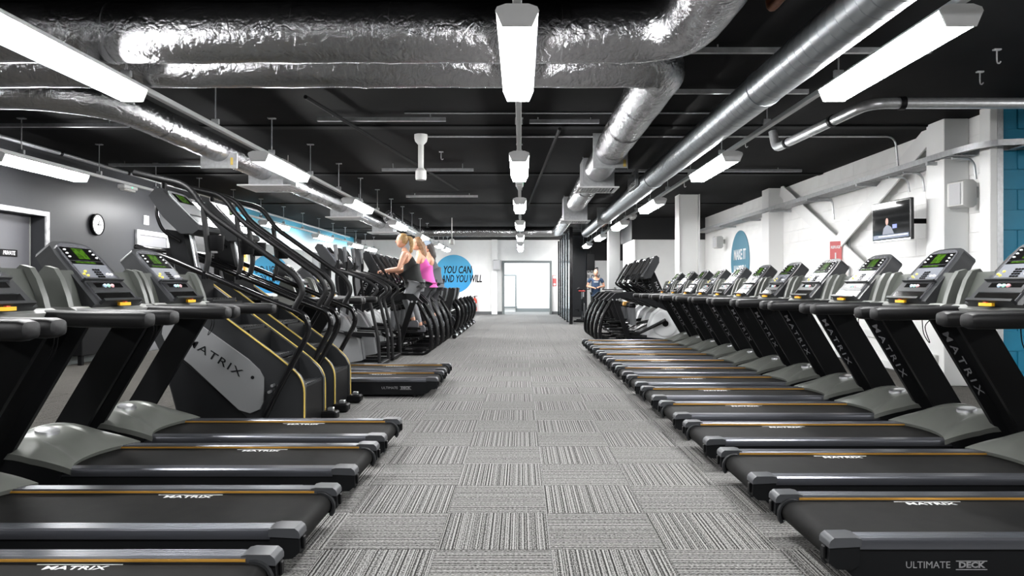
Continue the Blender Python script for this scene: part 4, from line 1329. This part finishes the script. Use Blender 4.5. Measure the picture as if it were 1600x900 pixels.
# ------------------------------------------------------------------ elliptical with swept side rails
def make_elliptical():
    t = thing('elliptical_trainer', '', 'elliptical trainer', group='elliptical trainers')
    for s in (-1, 1):
        yy = s * 0.34
        B().tube(smooth([(0.80, s * 0.20, 1.42), (0.54, s * 0.30, 1.36), (0.30, yy, 1.28), (0.10, yy, 1.17), (0.06, yy, 1.08), (0.15, yy, 0.97), (0.12, yy, 0.80), (0.04, yy, 0.42), (0.02, yy, 0.06)], 6), 0.024, 10).obj('side_rail', RUBBER, t)
        ar = B().tube(smooth([(0.60, s * 0.26, 0.95), (0.64, s * 0.26, 1.25), (0.62, s * 0.26, 1.50), (0.66, s * 0.26, 1.72)], 5), 0.022, 10).obj('moving_arm', BLACK, t)
        B().tube([(0.63, s * 0.26, 1.52), (0.66, s * 0.26, 1.74)], 0.028, 10).obj('grip', SHELLG, ar)
        B().prism([(0.10, 0.44), (0.52, 0.46), (0.54, 0.52), (0.12, 0.50)], *sorted((s * 0.10, s * 0.26)), 'y', 0.012).obj('pedal', BLACK, t)
        B().tube([(0.30, s * 0.20, 0.44), (0.75, s * 0.20, 0.55), (0.95, s * 0.20, 0.50)], 0.025, 8).obj('pedal_arm', DARK, t)
        B().tube([(0.60, s * 0.26, 0.98), (0.62, s * 0.24, 0.70), (0.70, s * 0.22, 0.54)], 0.022, 8).obj('link_arm', BLACK, t)
        B().prism([(0.55, 0.06), (0.32, 0.10), (0.36, 0.38), (0.56, 0.72), (0.75, 0.84), (1.0, 0.80), (1.25, 0.55), (1.30, 0.06)], *sorted((s * 0.02, s * 0.16)), 'y', 0.03).obj('drive_shell', SHELLG if s < 0 else SHELLW, t)
        B().box((0.7, yy, 0.05), (1.36, 0.06, 0.05), 0.01).obj('floor_rail', BLACK, t)
    B().box((0.04, 0, 0.05), (0.07, 0.72, 0.06), 0.01).obj('rear_foot', BLACK, t)
    B().box((1.30, 0, 0.05), (0.08, 0.72, 0.06), 0.01).obj('front_foot', BLACK, t)
    B().prism([(0.80, 0.78), (0.96, 0.78), (0.92, 1.50), (0.80, 1.46)], -0.06, 0.06, 'y', 0.012).obj('mast', DARK2, t)
    cs_ = B().prism([(0.70, 1.42), (0.66, 1.48), (0.86, 1.75), (0.93, 1.76), (0.97, 1.70), (0.82, 1.44)], -0.19, 0.19, 'y', 0.02, seg=2).obj('console', DARK, t)
    O, bd_ = V((0.66, 0, 1.48)), V((0.20, 0, 0.27)).normalized()
    nd = V((-bd_.z, 0, bd_.x))
    B().prism([(-0.15, 0.02), (0.15, 0.02), (0.15, 0.30), (-0.15, 0.30)], 0.0, 0.006, basis=(O, V((0, 1, 0)), bd_, nd)).obj('console_face', KEYP, cs_)
    B().prism([(-0.11, 0.18), (0.11, 0.18), (0.11, 0.28), (-0.11, 0.28)], 0.006, 0.009, basis=(O, V((0, 1, 0)), bd_, nd)).obj('screen', SCRB, cs_)
    return t
el = make_elliptical()
el.location = (-1.95, 10.2, 0)
el.rotation_euler = (0, 0, PI)
el['label'] = 'nearer black elliptical trainer with swept side rails on left'
dup(el, (-1.95, 11.22, 0), PI, 'farther black elliptical trainer with swept side rails on left')

# ------------------------------------------------------------------ incline cross trainer with curved rear bars
def make_ascent():
    t = thing('cross_trainer', '', 'cross trainer', group='cross trainers')
    for s in (-1, 1):
        yy = s * 0.36
        B().tube(rnd([(0.23, yy, 0.90), (0.05, yy, 0.58), (0.0, yy, 0.33), (0.0, yy, 0.12), (0.10, yy, 0.035), (0.40, yy, 0.035), (1.62, yy, 0.05)], 0.14, 6), 0.030, 10, flat=(0.026, 0.036)).obj('rear_bar', BLACKG, t)
        b = B()
        b.prism([(0.14, 0.88), (0.30, 1.03), (0.62, 1.05), (0.80, 1.0), (1.32, 0.76), (1.30, 0.68), (0.78, 0.90), (0.40, 0.94), (0.28, 0.86)], *sorted((s * 0.30, s * 0.37)), 'y', 0.012)
        ap = b.obj('top_arm', DARK2, t)
        B().cyl((0.24, s * 0.37, 0.90), (0.24, s * 0.385, 0.90), 0.016, 8).cyl((0.32, s * 0.37, 0.90), (0.32, s * 0.385, 0.90), 0.016, 8).obj('bolts', SILVER, ap)
        B().prism([(0.26, 0.90), (0.36, 0.90), (0.62, 0.10), (0.54, 0.08)], *sorted((s * 0.28, s * 0.33)), 'y', 0.008).obj('rear_strut', BLACK, t)
        z0 = 0.30 if s < 0 else 0.42
        B().prism([(0.20, z0), (0.54, z0 + 0.02), (0.60, z0 + 0.09), (0.55, z0 + 0.10), (0.52, z0 + 0.05), (0.20, z0 + 0.04)], *sorted((s * 0.08, s * 0.24)), 'y', 0.008).obj('pedal', BLACK, t)
        B().tube([(0.25, s * 0.22, z0 - 0.02), (0.80, s * 0.22, 0.25 if s < 0 else 0.42), (1.30, s * 0.22, 0.50)], [0.022, 0.026, 0.04], 8).obj('pedal_arm', BLACKG, t)
        B().tube([(0.35, s * 0.26, 0.20), (1.45, s * 0.26, 0.09)], 0.028, 8).obj('ramp_rail', BLACKG, t)
        h = B().tube(smooth([(1.12, s * 0.24, 0.95), (0.90, s * 0.27, 1.10), (0.72, s * 0.28, 1.22), (0.78, s * 0.28, 1.36), (0.98, s * 0.27, 1.66)], 6), 0.021, 10).obj('moving_arm', BLACKG, t)
        B().tube([(0.80, s * 0.28, 1.40), (0.98, s * 0.27, 1.68)], 0.027, 10).obj('grip', RUBBER, h)
        B().cyl((0.68, s * 0.17, 0.40), (0.66, s * 0.17, 0.74), 0.055, 14).obj('lift_actuator', SHELLG, t)
        B().lathe([(0.06, 0.74), (0.075, 0.77), (0.06, 0.83), (0.02, 0.84)], (0.655, s * 0.17, 0), 'z', 14).obj('actuator_cap', BLACK, t)
    B().tube([(0.74, -0.28, 1.22), (0.74, 0.28, 1.22)], 0.014, 8).tube([(0.74, 0.0, 1.22), (1.15, 0.0, 1.22)], 0.016, 8).obj('fixed_bar', BLACKG, t)
    # drive housing with round cover
    B().prism([(1.00, 0.10), (1.0, 0.40), (1.08, 0.62), (1.25, 0.76), (1.48, 0.72), (1.64, 0.45), (1.66, 0.06), (1.1, 0.04)], -0.15, 0.15, 'y', 0.03, seg=2).obj('drive_housing', DISCW, t)
    for s in (-1, 1):
        dc = B().lathe([(0.255, s * 0.14), (0.255, s * 0.165), (0.22, s * 0.175), (0.0, s * 0.178)], (1.30, 0, 0.43), 'y', 32).obj('round_cover', DISCW, t)
        B().lathe([(0.06, s * 0.176), (0.06, s * 0.186), (0.0, s * 0.187)], (1.30, 0, 0.43), 'y', 18).obj('hub', BLACK, dc)
    B().prism([(1.28, 0.70), (1.44, 0.70), (1.10, 1.46), (0.96, 1.40)], -0.075, 0.075, 'y', 0.010).obj('mast', MASTM, t)
    d = V((-0.33, 0, 0.73)).normalized()
    for s in (-1, 1):
        y_ = V((d.z, 0, -d.x))
        x_ = -d
        n_ = x_.cross(y_)
        if n_.y * s < 0:
            x_ = d
        B().text('MATRIX', 0.08, V((1.20, s * 0.0765, 1.07)), x_, y_, 0.0008, 1.25, 0, 0.0, 1.1).obj('lettering', GREYP, t)
    cs_ = B().prism([(0.90, 1.30), (0.86, 1.35), (1.08, 1.74), (1.13, 1.76), (1.18, 1.72), (1.18, 1.62), (1.02, 1.32)], -0.18, 0.18, 'y', 0.02, seg=2).obj('console', DARK, t)
    O, bd_ = V((0.86, 0, 1.35)), V((0.22, 0, 0.39)).normalized()
    nd = V((-bd_.z, 0, bd_.x))
    B().prism([(-0.145, 0.02), (0.145, 0.02), (0.145, 0.42), (-0.145, 0.42)], 0.0, 0.006, basis=(O, V((0, 1, 0)), bd_, nd)).obj('console_face', FACE, cs_)
    B().prism([(-0.11, 0.24), (0.11, 0.24), (0.11, 0.39), (-0.11, 0.39)], 0.006, 0.009, basis=(O, V((0, 1, 0)), bd_, nd)).obj('screen', SCRB, cs_)
    B().box((1.66, 0, 0.05), (0.08, 0.76, 0.07), 0.012).obj('front_foot', BLACK, t)
    B().box((0.62, 0, 0.10), (0.10, 0.60, 0.05), 0.01).obj('cross_member', BLACK, t)
    return t
asc = make_ascent()
AY = (12.2, 13.08, 13.96, 14.84)
ALB = ('cross trainer ridden by the blond woman in a black top', 'cross trainer ridden by the woman in pink', 'cross trainer ridden by the person in grey tank top',
       'riderless cross trainer on the left, next to the recumbent bikes')
for k, y in enumerate(AY):
    if k == 0:
        asc.location = (-1.50, y, 0)
        asc.rotation_euler = (0, 0, PI)
        asc['label'] = ALB[0]
    else:
        dup(asc, (-1.50, y, 0), PI, ALB[k])
for k, y in enumerate((14.0, 14.8, 15.6, 16.4)):
    ct_ = dup(asc, (1.52, y, 0), 0, '%s cross trainer beyond the right hand treadmills' % ('nearest', 'second', 'third', 'farthest')[k])
    if k == 1:
        B().lathe([(0.062, 0.75), (0.085, 0.77), (0.07, 0.84), (0.02, 0.85)], (0.655, -0.17, 0), 'z', 14).obj('cover_cap', ORANGE, ct_, 'orange cap on the lift actuator')

# ------------------------------------------------------------------ recumbent bikes
def make_recumbent():
    t = thing('recumbent_bike', '', 'exercise bike', group='recumbent bikes')
    B().tube([(0.03, -0.27, 0.05), (0.03, 0.27, 0.05)], 0.035, 12).obj('rear_stabiliser', SILVER, t)
    for s in (-1, 1):
        B().lathe([(0.05, s * 0.26), (0.05, s * 0.36), (0.035, s * 0.375)], (0.03, 0, 0.052), 'y', 14).obj('stabiliser_cap', BLACK, t)
        B().tube(smooth([(0.30, s * 0.24, 0.50), (0.18, s * 0.30, 0.62), (0.25, s * 0.31, 0.80), (0.40, s * 0.31, 0.78)], 5), 0.018, 8).obj('seat_handle', BLACK, t)
        B().tube([(1.08, s * 0.13, 0.38), (1.10 + 0.16 * s, s * 0.16, 0.38 + 0.08 * s)], 0.018, 8).box((1.10 + 0.16 * s, s * 0.23, 0.38 + 0.08 * s), (0.10, 0.11, 0.03), 0.008).obj('crank_pedal', BLACK, t)
    B().prism([(0.03, 0.06), (0.02, 0.12), (0.20, 0.42), (0.60, 0.44), (0.85, 0.30), (1.5, 0.20), (1.5, 0.06)], -0.07, 0.07, 'y', 0.02).obj('frame', DARK2, t)
    B().prism([(0.80, 0.10), (0.86, 0.45), (1.02, 0.66), (1.25, 0.72), (1.42, 0.58), (1.50, 0.10)], -0.14, 0.14, 'y', 0.04, seg=2).obj('drive_shell', SHELLG, t)
    B().prism([(0.14, 0.47), (0.16, 0.56), (0.52, 0.54), (0.60, 0.47), (0.50, 0.44)], -0.20, 0.20, 'y', 0.03, seg=2).obj('seat', RUBBER, t)
    B().prism([(0.17, 0.54), (0.27, 0.56), (0.14, 1.08), (0.09, 1.13), (0.03, 1.10), (0.05, 0.95), (0.12, 0.70)], -0.19, 0.19, 'y', 0.035, seg=2).obj('seat_back', RUBBER, t)
    B().tube(smooth([(0.14, 0, 0.86), (0.0, 0, 0.66), (-0.02, 0, 0.44), (0.06, 0, 0.20), (0.2, 0, 0.12)], 5), 0.05, 10).obj('rear_shell', BLACKG, t)
    B().tube([(1.26, 0, 0.68), (1.16, 0, 1.02)], 0.035, 10).obj('mast', BLACK, t)
    cs_ = B().prism([(1.05, 0.98), (1.16, 1.20), (1.21, 1.20), (1.18, 1.02)], -0.16, 0.16, 'y', 0.015).obj('console', DARK, t)
    B().prism([(1.048, 1.02), (1.135, 1.195), (1.130, 1.198), (1.042, 1.023)], -0.12, 0.12, 'y').obj('screen', SCRB, cs_)
    B().tube(smooth([(0.98, -0.26, 0.98), (1.0, -0.20, 1.06), (1.16, 0, 1.0), (1.0, 0.20, 1.06), (0.98, 0.26, 0.98)], 5), 0.016, 8).obj('handlebar', RUBBER, t)
    B().box((1.45, 0, 0.04), (0.09, 0.55, 0.07), 0.012).obj('front_foot', BLACK, t)
    return t
rb = make_recumbent()
for k in range(6):
    y = 15.95 + 1.15 * k
    lb = '%s recumbent exercise bike from the front on the left' % ORD[k]
    if k == 0:
        rb.location = (-1.44, y, 0)
        rb.rotation_euler = (0, 0, PI)
        rb['label'] = lb
    else:
        r_ = dup(rb, (-1.44, y, 0), PI, lb)
        for ch_ in r_.children:
            if ch_.name.startswith(('seat.', 'seat_back', 'seat_handle')):
                ch_.location.x += 0.42

# spin bike by the dark wall
sb_ = thing('spin_bike', 'upright spin bike with red saddle by the dark passage wall', 'exercise bike', (2.02, 23.2, 0), math.radians(80))
B().box((-0.45, 0, 0.04), (0.08, 0.5, 0.06), 0.01).box((0.45, 0, 0.04), (0.08, 0.5, 0.06), 0.01).obj('foot', BLACK, sb_)
B().tube([(-0.45, 0, 0.06), (0.0, 0, 0.35), (0.45, 0, 0.06)], 0.03, 10).tube([(0.0, 0, 0.35), (-0.22, 0, 0.78)], 0.03, 10).tube([(0.0, 0, 0.35), (0.30, 0, 0.80)], 0.03, 10).obj('frame', DARK, sb_)
B().lathe([(0.24, -0.03), (0.25, 0.0), (0.24, 0.03)], (0.38, 0, 0.36), 'y', 24).obj('flywheel', SHELLW, sb_)
B().tube([(-0.22, 0, 0.76), (-0.27, 0, 0.98)], 0.02, 8).obj('seat_post', SILVER, sb_)
B().prism([(-0.42, 0.98), (-0.42, 1.03), (-0.2, 1.03), (-0.10, 1.0), (-0.12, 0.98)], -0.09, 0.09, 'y', 0.02).obj('saddle', BLACK, sb_)
B().tube([(0.30, 0, 0.78), (0.34, 0, 1.05)], 0.02, 8).obj('handle_post', SILVER, sb_)
B().tube(smooth([(0.52, -0.16, 1.12), (0.36, -0.2, 1.07), (0.32, 0, 1.06), (0.36, 0.2, 1.07), (0.52, 0.16, 1.12)], 4), 0.016, 8).obj('handlebar', BLACK, sb_)
B().tube([(0.0, -0.12, 0.35), (0.16, -0.14, 0.28)], 0.015, 8).box((0.17, -0.18, 0.28), (0.1, 0.08, 0.02), 0.005).tube([(0.0, 0.12, 0.35), (-0.16, 0.14, 0.42)], 0.015, 8).box((-0.17, 0.18, 0.42), (0.1, 0.08, 0.02), 0.005).obj('crank', BLACK, sb_)
# two more dim spin bikes behind the cross trainers on the right
for k, (x, y) in enumerate(((2.75, 19.6), (2.65, 21.4))):
    dup(sb_, (x, y, 0), math.radians(80), ('nearer', 'farther')[k] + ' spin bike half hidden behind the right cross trainers')

B().prism([(-0.425, 1.0), (-0.425, 1.035), (-0.19, 1.035), (-0.09, 1.005), (-0.11, 0.995)], -0.095, 0.095, 'y', 0.015).obj('saddle_cover', REDP, sb_, 'red saddle cover')
# ------------------------------------------------------------------ people
def skin_mesh(name, verts, edges, radii, root=0, sub=2):
    me = bpy.data.meshes.new(name)
    me.from_pydata([tuple(v) for v in verts], edges, [])
    o = bpy.data.objects.new(name, me)
    COL.objects.link(o)
    md = o.modifiers.new('skin', 'SKIN')
    md.use_smooth_shade = True
    md.branch_smoothing = 0.4
    sv = me.skin_vertices[0].data
    for i, r in enumerate(radii):
        sv[i].radius = (r, r) if not isinstance(r, tuple) else r
        sv[i].use_root = (i == root)
    sd_ = o.modifiers.new('sub', 'SUBSURF')
    sd_.levels = sub
    sd_.render_levels = sub
    dg = bpy.context.evaluated_depsgraph_get()
    m2 = bpy.data.meshes.new_from_object(o.evaluated_get(dg))
    bpy.data.objects.remove(o)
    return m2
def skin_obj(name, chain, m, parent):
    """chain: list of (name, pos, radius, parent_name)"""
    idx = {}
    vs, es, rs = [], [], []
    for n, p, r, par in chain:
        idx[n] = len(vs)
        vs.append(V(p))
        rs.append(r)
        if par:
            es.append((idx[par], idx[n]))
    me = skin_mesh(name, vs, es, rs)
    me.materials.clear()
    me.materials.append(m)
    me.shade_smooth()
    o = bpy.data.objects.new(name, me)
    COL.objects.link(o)
    o.parent = parent
    return o
def person(label, loc, rz, J, top_m, leg_m, hair_m, hair='long', sleeve=False, cap=False, lean=0.0, logo=False):
    """J: joints in local coordinates, +x forward, +y left, z from the floor"""
    t = thing('person', label, 'person', loc, rz)
    c = []
    P = J
    c.append(('pelvis', P['pelvis'], 0.125, None))
    c.append(('belly', P['pelvis'].lerp(P['chest'], 0.45), 0.112, 'pelvis'))
    c.append(('chest', P['chest'], (0.125, 0.145), 'belly'))
    c.append(('neck0', P['neck'] - V((0, 0, 0.03)), 0.062, 'chest'))
    c.append(('neck', P['neck'] + V((0.01, 0, 0.05)), 0.052, 'neck0'))
    for s, k in ((1, 'l'), (-1, 'r')):
        c.append(('sh' + k, P['sh' + k], 0.062, 'chest'))
        m_ = P['sh' + k].lerp(P['el' + k], 0.45)
        c.append(('ua' + k, m_, 0.052, 'sh' + k))
        c.append(('el' + k, P['el' + k], 0.041, 'ua' + k))
        m_ = P['el' + k].lerp(P['wr' + k], 0.4)
        c.append(('fa' + k, m_, 0.040, 'el' + k))
        c.append(('wr' + k, P['wr' + k], 0.027, 'fa' + k))
        c.append(('pa' + k, P['wr' + k] + (P['wr' + k] - P['el' + k]).normalized() * 0.06, 0.034, 'wr' + k))
        c.append(('hip' + k, P['pelvis'] + V((0, s * 0.09, -0.07)), 0.105, 'pelvis'))
        m_ = c[-1][1].lerp(P['kn' + k], 0.5)
        c.append(('th' + k, m_, 0.085, 'hip' + k))
        c.append(('kn' + k, P['kn' + k], 0.060, 'th' + k))
        m_ = P['kn' + k].lerp(P['an' + k], 0.35)
        c.append(('ca' + k, m_, 0.058, 'kn' + k))
        c.append(('an' + k, P['an' + k], 0.038, 'ca' + k))
    body = skin_obj('body', c, SKIN, t)
    # head
    nk = P['neck'] + V((0.02, 0, 0.0))
    hd = nk + V((0.025, 0, 0.155))
    b = B()
    b.ell(hd, (0.092, 0.076, 0.115), 18, 14)
    b.ell(hd + V((0.022, 0, -0.065)), (0.062, 0.055, 0.055), 14, 10)
    b.ell(hd + V((0.095, 0, -0.018)), (0.020, 0.013, 0.022), 8, 6)
    for s in (-1, 1):
        b.ell(hd + V((-0.005, s * 0.076, -0.01)), (0.020, 0.010, 0.030), 8, 6)
    h = b.obj('head', SKIN, t)
    b = B()
    for s in (-1, 1):
        b.ell(hd + V((0.082, s * 0.032, 0.005)), (0.010, 0.014, 0.008), 8, 6)
    b.obj('eyes', EYE, h)
    B().ell(hd + V((0.081, 0, -0.062)), (0.010, 0.024, 0.007), 8, 6).obj('mouth', LIPS, h)
    # hair
    b = B()
    if hair != 'bald':
        b.ell(hd + V((-0.022, 0, 0.022)), (0.094, 0.088, 0.108), 16, 12)
        if hair == 'long':
            b.tube(smooth([hd + V((-0.06, 0, 0.02)), hd + V((-0.115, 0, -0.10)), hd + V((-0.13, 0, -0.24)), hd + V((-0.14, 0, -0.36))], 4), [0.07] * 4 + [0.062] * 4 + [0.045] * 4 + [0.01], 10)
        else:
            b.tube(smooth([hd + V((-0.07, 0, 0.05)), hd + V((-0.15, 0, 0.03)), hd + V((-0.17, 0, -0.10)), hd + V((-0.15, 0, -0.22))], 4), [0.035] * 4 + [0.04] * 4 + [0.03] * 4 + [0.008], 10)
    else:
        b.ell(hd + V((-0.03, 0, 0.0)), (0.075, 0.080, 0.06), 14, 10)
    b.obj('hair', hair_m, h)
    if cap:
        b = B()
        b.ell(hd + V((-0.005, 0, 0.045)), (0.105, 0.094, 0.085), 16, 10)
        b.prism([(0.06, -0.06), (0.15, -0.055), (0.165, 0.0), (0.15, 0.055), (0.06, 0.06)], hd.z + 0.035, hd.z + 0.047, 'z', 0.004) if False else b.box(hd + V((0.13, 0, 0.045)), (0.09, 0.13, 0.012), 0.005)
        b.obj('cap', CAPB, h)
    # hands with five fingers
    for s, k in ((1, 'l'), (-1, 'r')):
        wr = P['wr' + k]
        d = (wr - P['el' + k]).normalized()
        side = V((0, 1, 0)) - d * d.y
        side.normalize()
        pal = d.cross(side) * (1 if d.cross(side).z < 0 else -1)
        b = B()
        base = wr + d * 0.075
        for q in range(4):
            L = (0.030, 0.034, 0.032, 0.025)[q]
            o_ = base + side * (-0.027 + 0.018 * q)
            p1 = o_ + d * L
            p2 = p1 + d * 0.012 + pal * 0.024
            p3 = p2 - d * 0.018 + pal * 0.010
            b.tube([o_ - d * 0.02, o_, p1, p2, p3], [0.011, 0.010, 0.0095, 0.009, 0.006], 7)
        th = wr + d * 0.035 + side * (-s * 0.028)
        b.tube([th, th + side * (-s * 0.022) + d * 0.022 + pal * 0.01, th + side * (-s * 0.012) + d * 0.045 + pal * 0.028], [0.012, 0.0105, 0.007], 7)
        b.obj('fingers', SKIN, t)
    # clothing
    tp = [('pelvis', P['pelvis'] + V((0, 0, 0.05)), 0.172, None), ('hem', P['pelvis'] + V((0, 0, -0.035)), 0.165, 'pelvis'), ('belly', P['pelvis'].lerp(P['chest'], 0.45), 0.158, 'pelvis'),
          ('chest', P['chest'] - V((0, 0, 0.01)), (0.172, 0.185), 'belly')]
    for s, k in ((1, 'l'), (-1, 'r')):
        shp = P['chest'].lerp(P['sh' + k], 0.55) + V((0, 0, 0.015))
        tp.append(('sp' + k, shp, 0.080 if not sleeve else 0.088, 'chest'))
        if sleeve:
            tp.append(('sl' + k, P['sh' + k], 0.073, 'sp' + k))
            tp.append(('sm' + k, P['sh' + k].lerp(P['el' + k], 0.6), 0.064, 'sl' + k))
    to = skin_obj('top', tp, top_m, t)
    if logo:
        B().box(P['chest'] + V((0.135, 0, 0.02)), (0.01, 0.16, 0.03), 0.003).obj('chest_print', WHITEP, to)
    lg = [('pelvis', P['pelvis'] + V((0, 0, 0.02)), 0.150, None)]
    for s, k in ((1, 'l'), (-1, 'r')):
        hp = P['pelvis'] + V((0, s * 0.09, -0.07))
        lg.append(('hip' + k, hp, 0.112, 'pelvis'))
        lg.append(('th' + k, hp.lerp(P['kn' + k], 0.5), 0.092, 'hip' + k))
        lg.append(('kn' + k, P['kn' + k], 0.066, 'th' + k))
        lg.append(('ca' + k, P['kn' + k].lerp(P['an' + k], 0.35), 0.063, 'kn' + k))
        lg.append(('cb' + k, P['kn' + k].lerp(P['an' + k], 0.88), 0.045, 'ca' + k))
    skin_obj('leggings', lg, leg_m, t)
    for k in 'lr':
        a = P['an' + k]
        B().prism([(-0.07, -0.085), (-0.075, -0.02), (-0.045, 0.03), (0.04, 0.025), (0.12, -0.03), (0.185, -0.05), (0.19, -0.085)], -0.046, 0.046, 'y', 0.018, basis=(a, V((1, 0, 0)), V((0, 0, 1)), V((0, 1, 0))), seg=2).obj('shoe', SHOE, t)
    return t
def rider(z0, dx=0.0, hx=0.42, hz=1.30, left_up=True, lean=0.10):
    """standing on pedals about z0, hands on grips at x=hx"""
    up = 0.10
    lz, rz_ = (z0 + up, z0) if left_up else (z0, z0 + up)
    J = {'pelvis': V((dx, 0, z0 + 0.90)), 'chest': V((dx + lean, 0, z0 + 1.24)), 'neck': V((dx + lean * 1.35, 0, z0 + 1.43)),
         'shl': V((dx + lean * 1.1, 0.175, z0 + 1.36)), 'shr': V((dx + lean * 1.1, -0.175, z0 + 1.36)),
         'ell': V((dx + lean + 0.10, 0.27, z0 + 1.09)), 'elr': V((dx + lean + 0.10, -0.27, z0 + 1.09)),
         'wrl': V((hx - 0.05, 0.265, hz)), 'wrr': V((hx - 0.05, -0.265, hz)),
         'knl': V((dx + 0.16, 0.12, lz + 0.49)), 'knr': V((dx + 0.05, -0.12, rz_ + 0.49)),
         'anl': V((dx + 0.0, 0.13, lz + 0.09)), 'anr': V((dx - 0.08, -0.13, rz_ + 0.09))}
    return J
# local +x forward; riders face world -X so they are turned by pi.
person('woman with blond hair in black top and grey leggings on cross trainer', (-1.80, 12.2, 0), PI, rider(0.36, 0.02, 0.55, 1.42, True, 0.14), CLB, CLG, HAIRB, 'tail')
person('woman with brown hair in pink top, behind the blond woman', (-1.72, 13.08, 0), PI, rider(0.36, 0.0, 0.61, 1.42, False, 0.12), CLP, CLDK, HAIRN, 'long')
person('person with dark hair and cap in grey tank top, third rider', (-1.65, 13.96, 0), PI, rider(0.36, 0.03, 0.67, 1.42, True, 0.10), CLGD, CLDK, HAIRD, 'long', cap=True)
Jm = {'pelvis': V((0, 0, 0.94)), 'chest': V((0.02, 0, 1.30)), 'neck': V((0.02, 0, 1.50)), 'shl': V((0.0, 0.20, 1.43)), 'shr': V((0.0, -0.20, 1.43)),
      'ell': V((0.02, 0.31, 1.16)), 'elr': V((0.02, -0.31, 1.16)), 'wrl': V((0.22, 0.12, 1.14)), 'wrr': V((0.22, -0.12, 1.12)),
      'knl': V((0.02, 0.11, 0.50)), 'knr': V((0.02, -0.11, 0.50)), 'anl': V((0, 0.12, 0.09)), 'anr': V((0, -0.12, 0.09))}
person('man in navy T-shirt with folded arms in the far passage', (2.68, 25.4, 0), -PI / 2, Jm, CLN, CLDK, SKIN, 'bald', True, logo=True)

cbn = thing('dark_wall_box', 'low black box added for the dark lower wall below the clock', 'cabinet', (XL + 0.14, 10.72, 0))  # added black box standing in for the dark lower wall
B().box((0, 0, 0.44), (0.26, 0.86, 0.60), 0.008).obj('body', BLACK, cbn)
for y in (-0.38, 0.38):
    B().box((0.08, y, 0.07), (0.06, 0.06, 0.14), 0.004).obj('leg', BLACK, cbn)
struct('trim_11', B().box((XR - 0.018, 11.4, 0.46), (0.03, 5.6, 0.11), 0.006), COLW, 'white trunking low on the side wall')
tag(B().box((4.875, 8.38, 0.24), (0.05, 0.16, 0.22), 0.008).obj('socket_box', SPKW), 'white socket box low on pier by teal wall', 'socket')
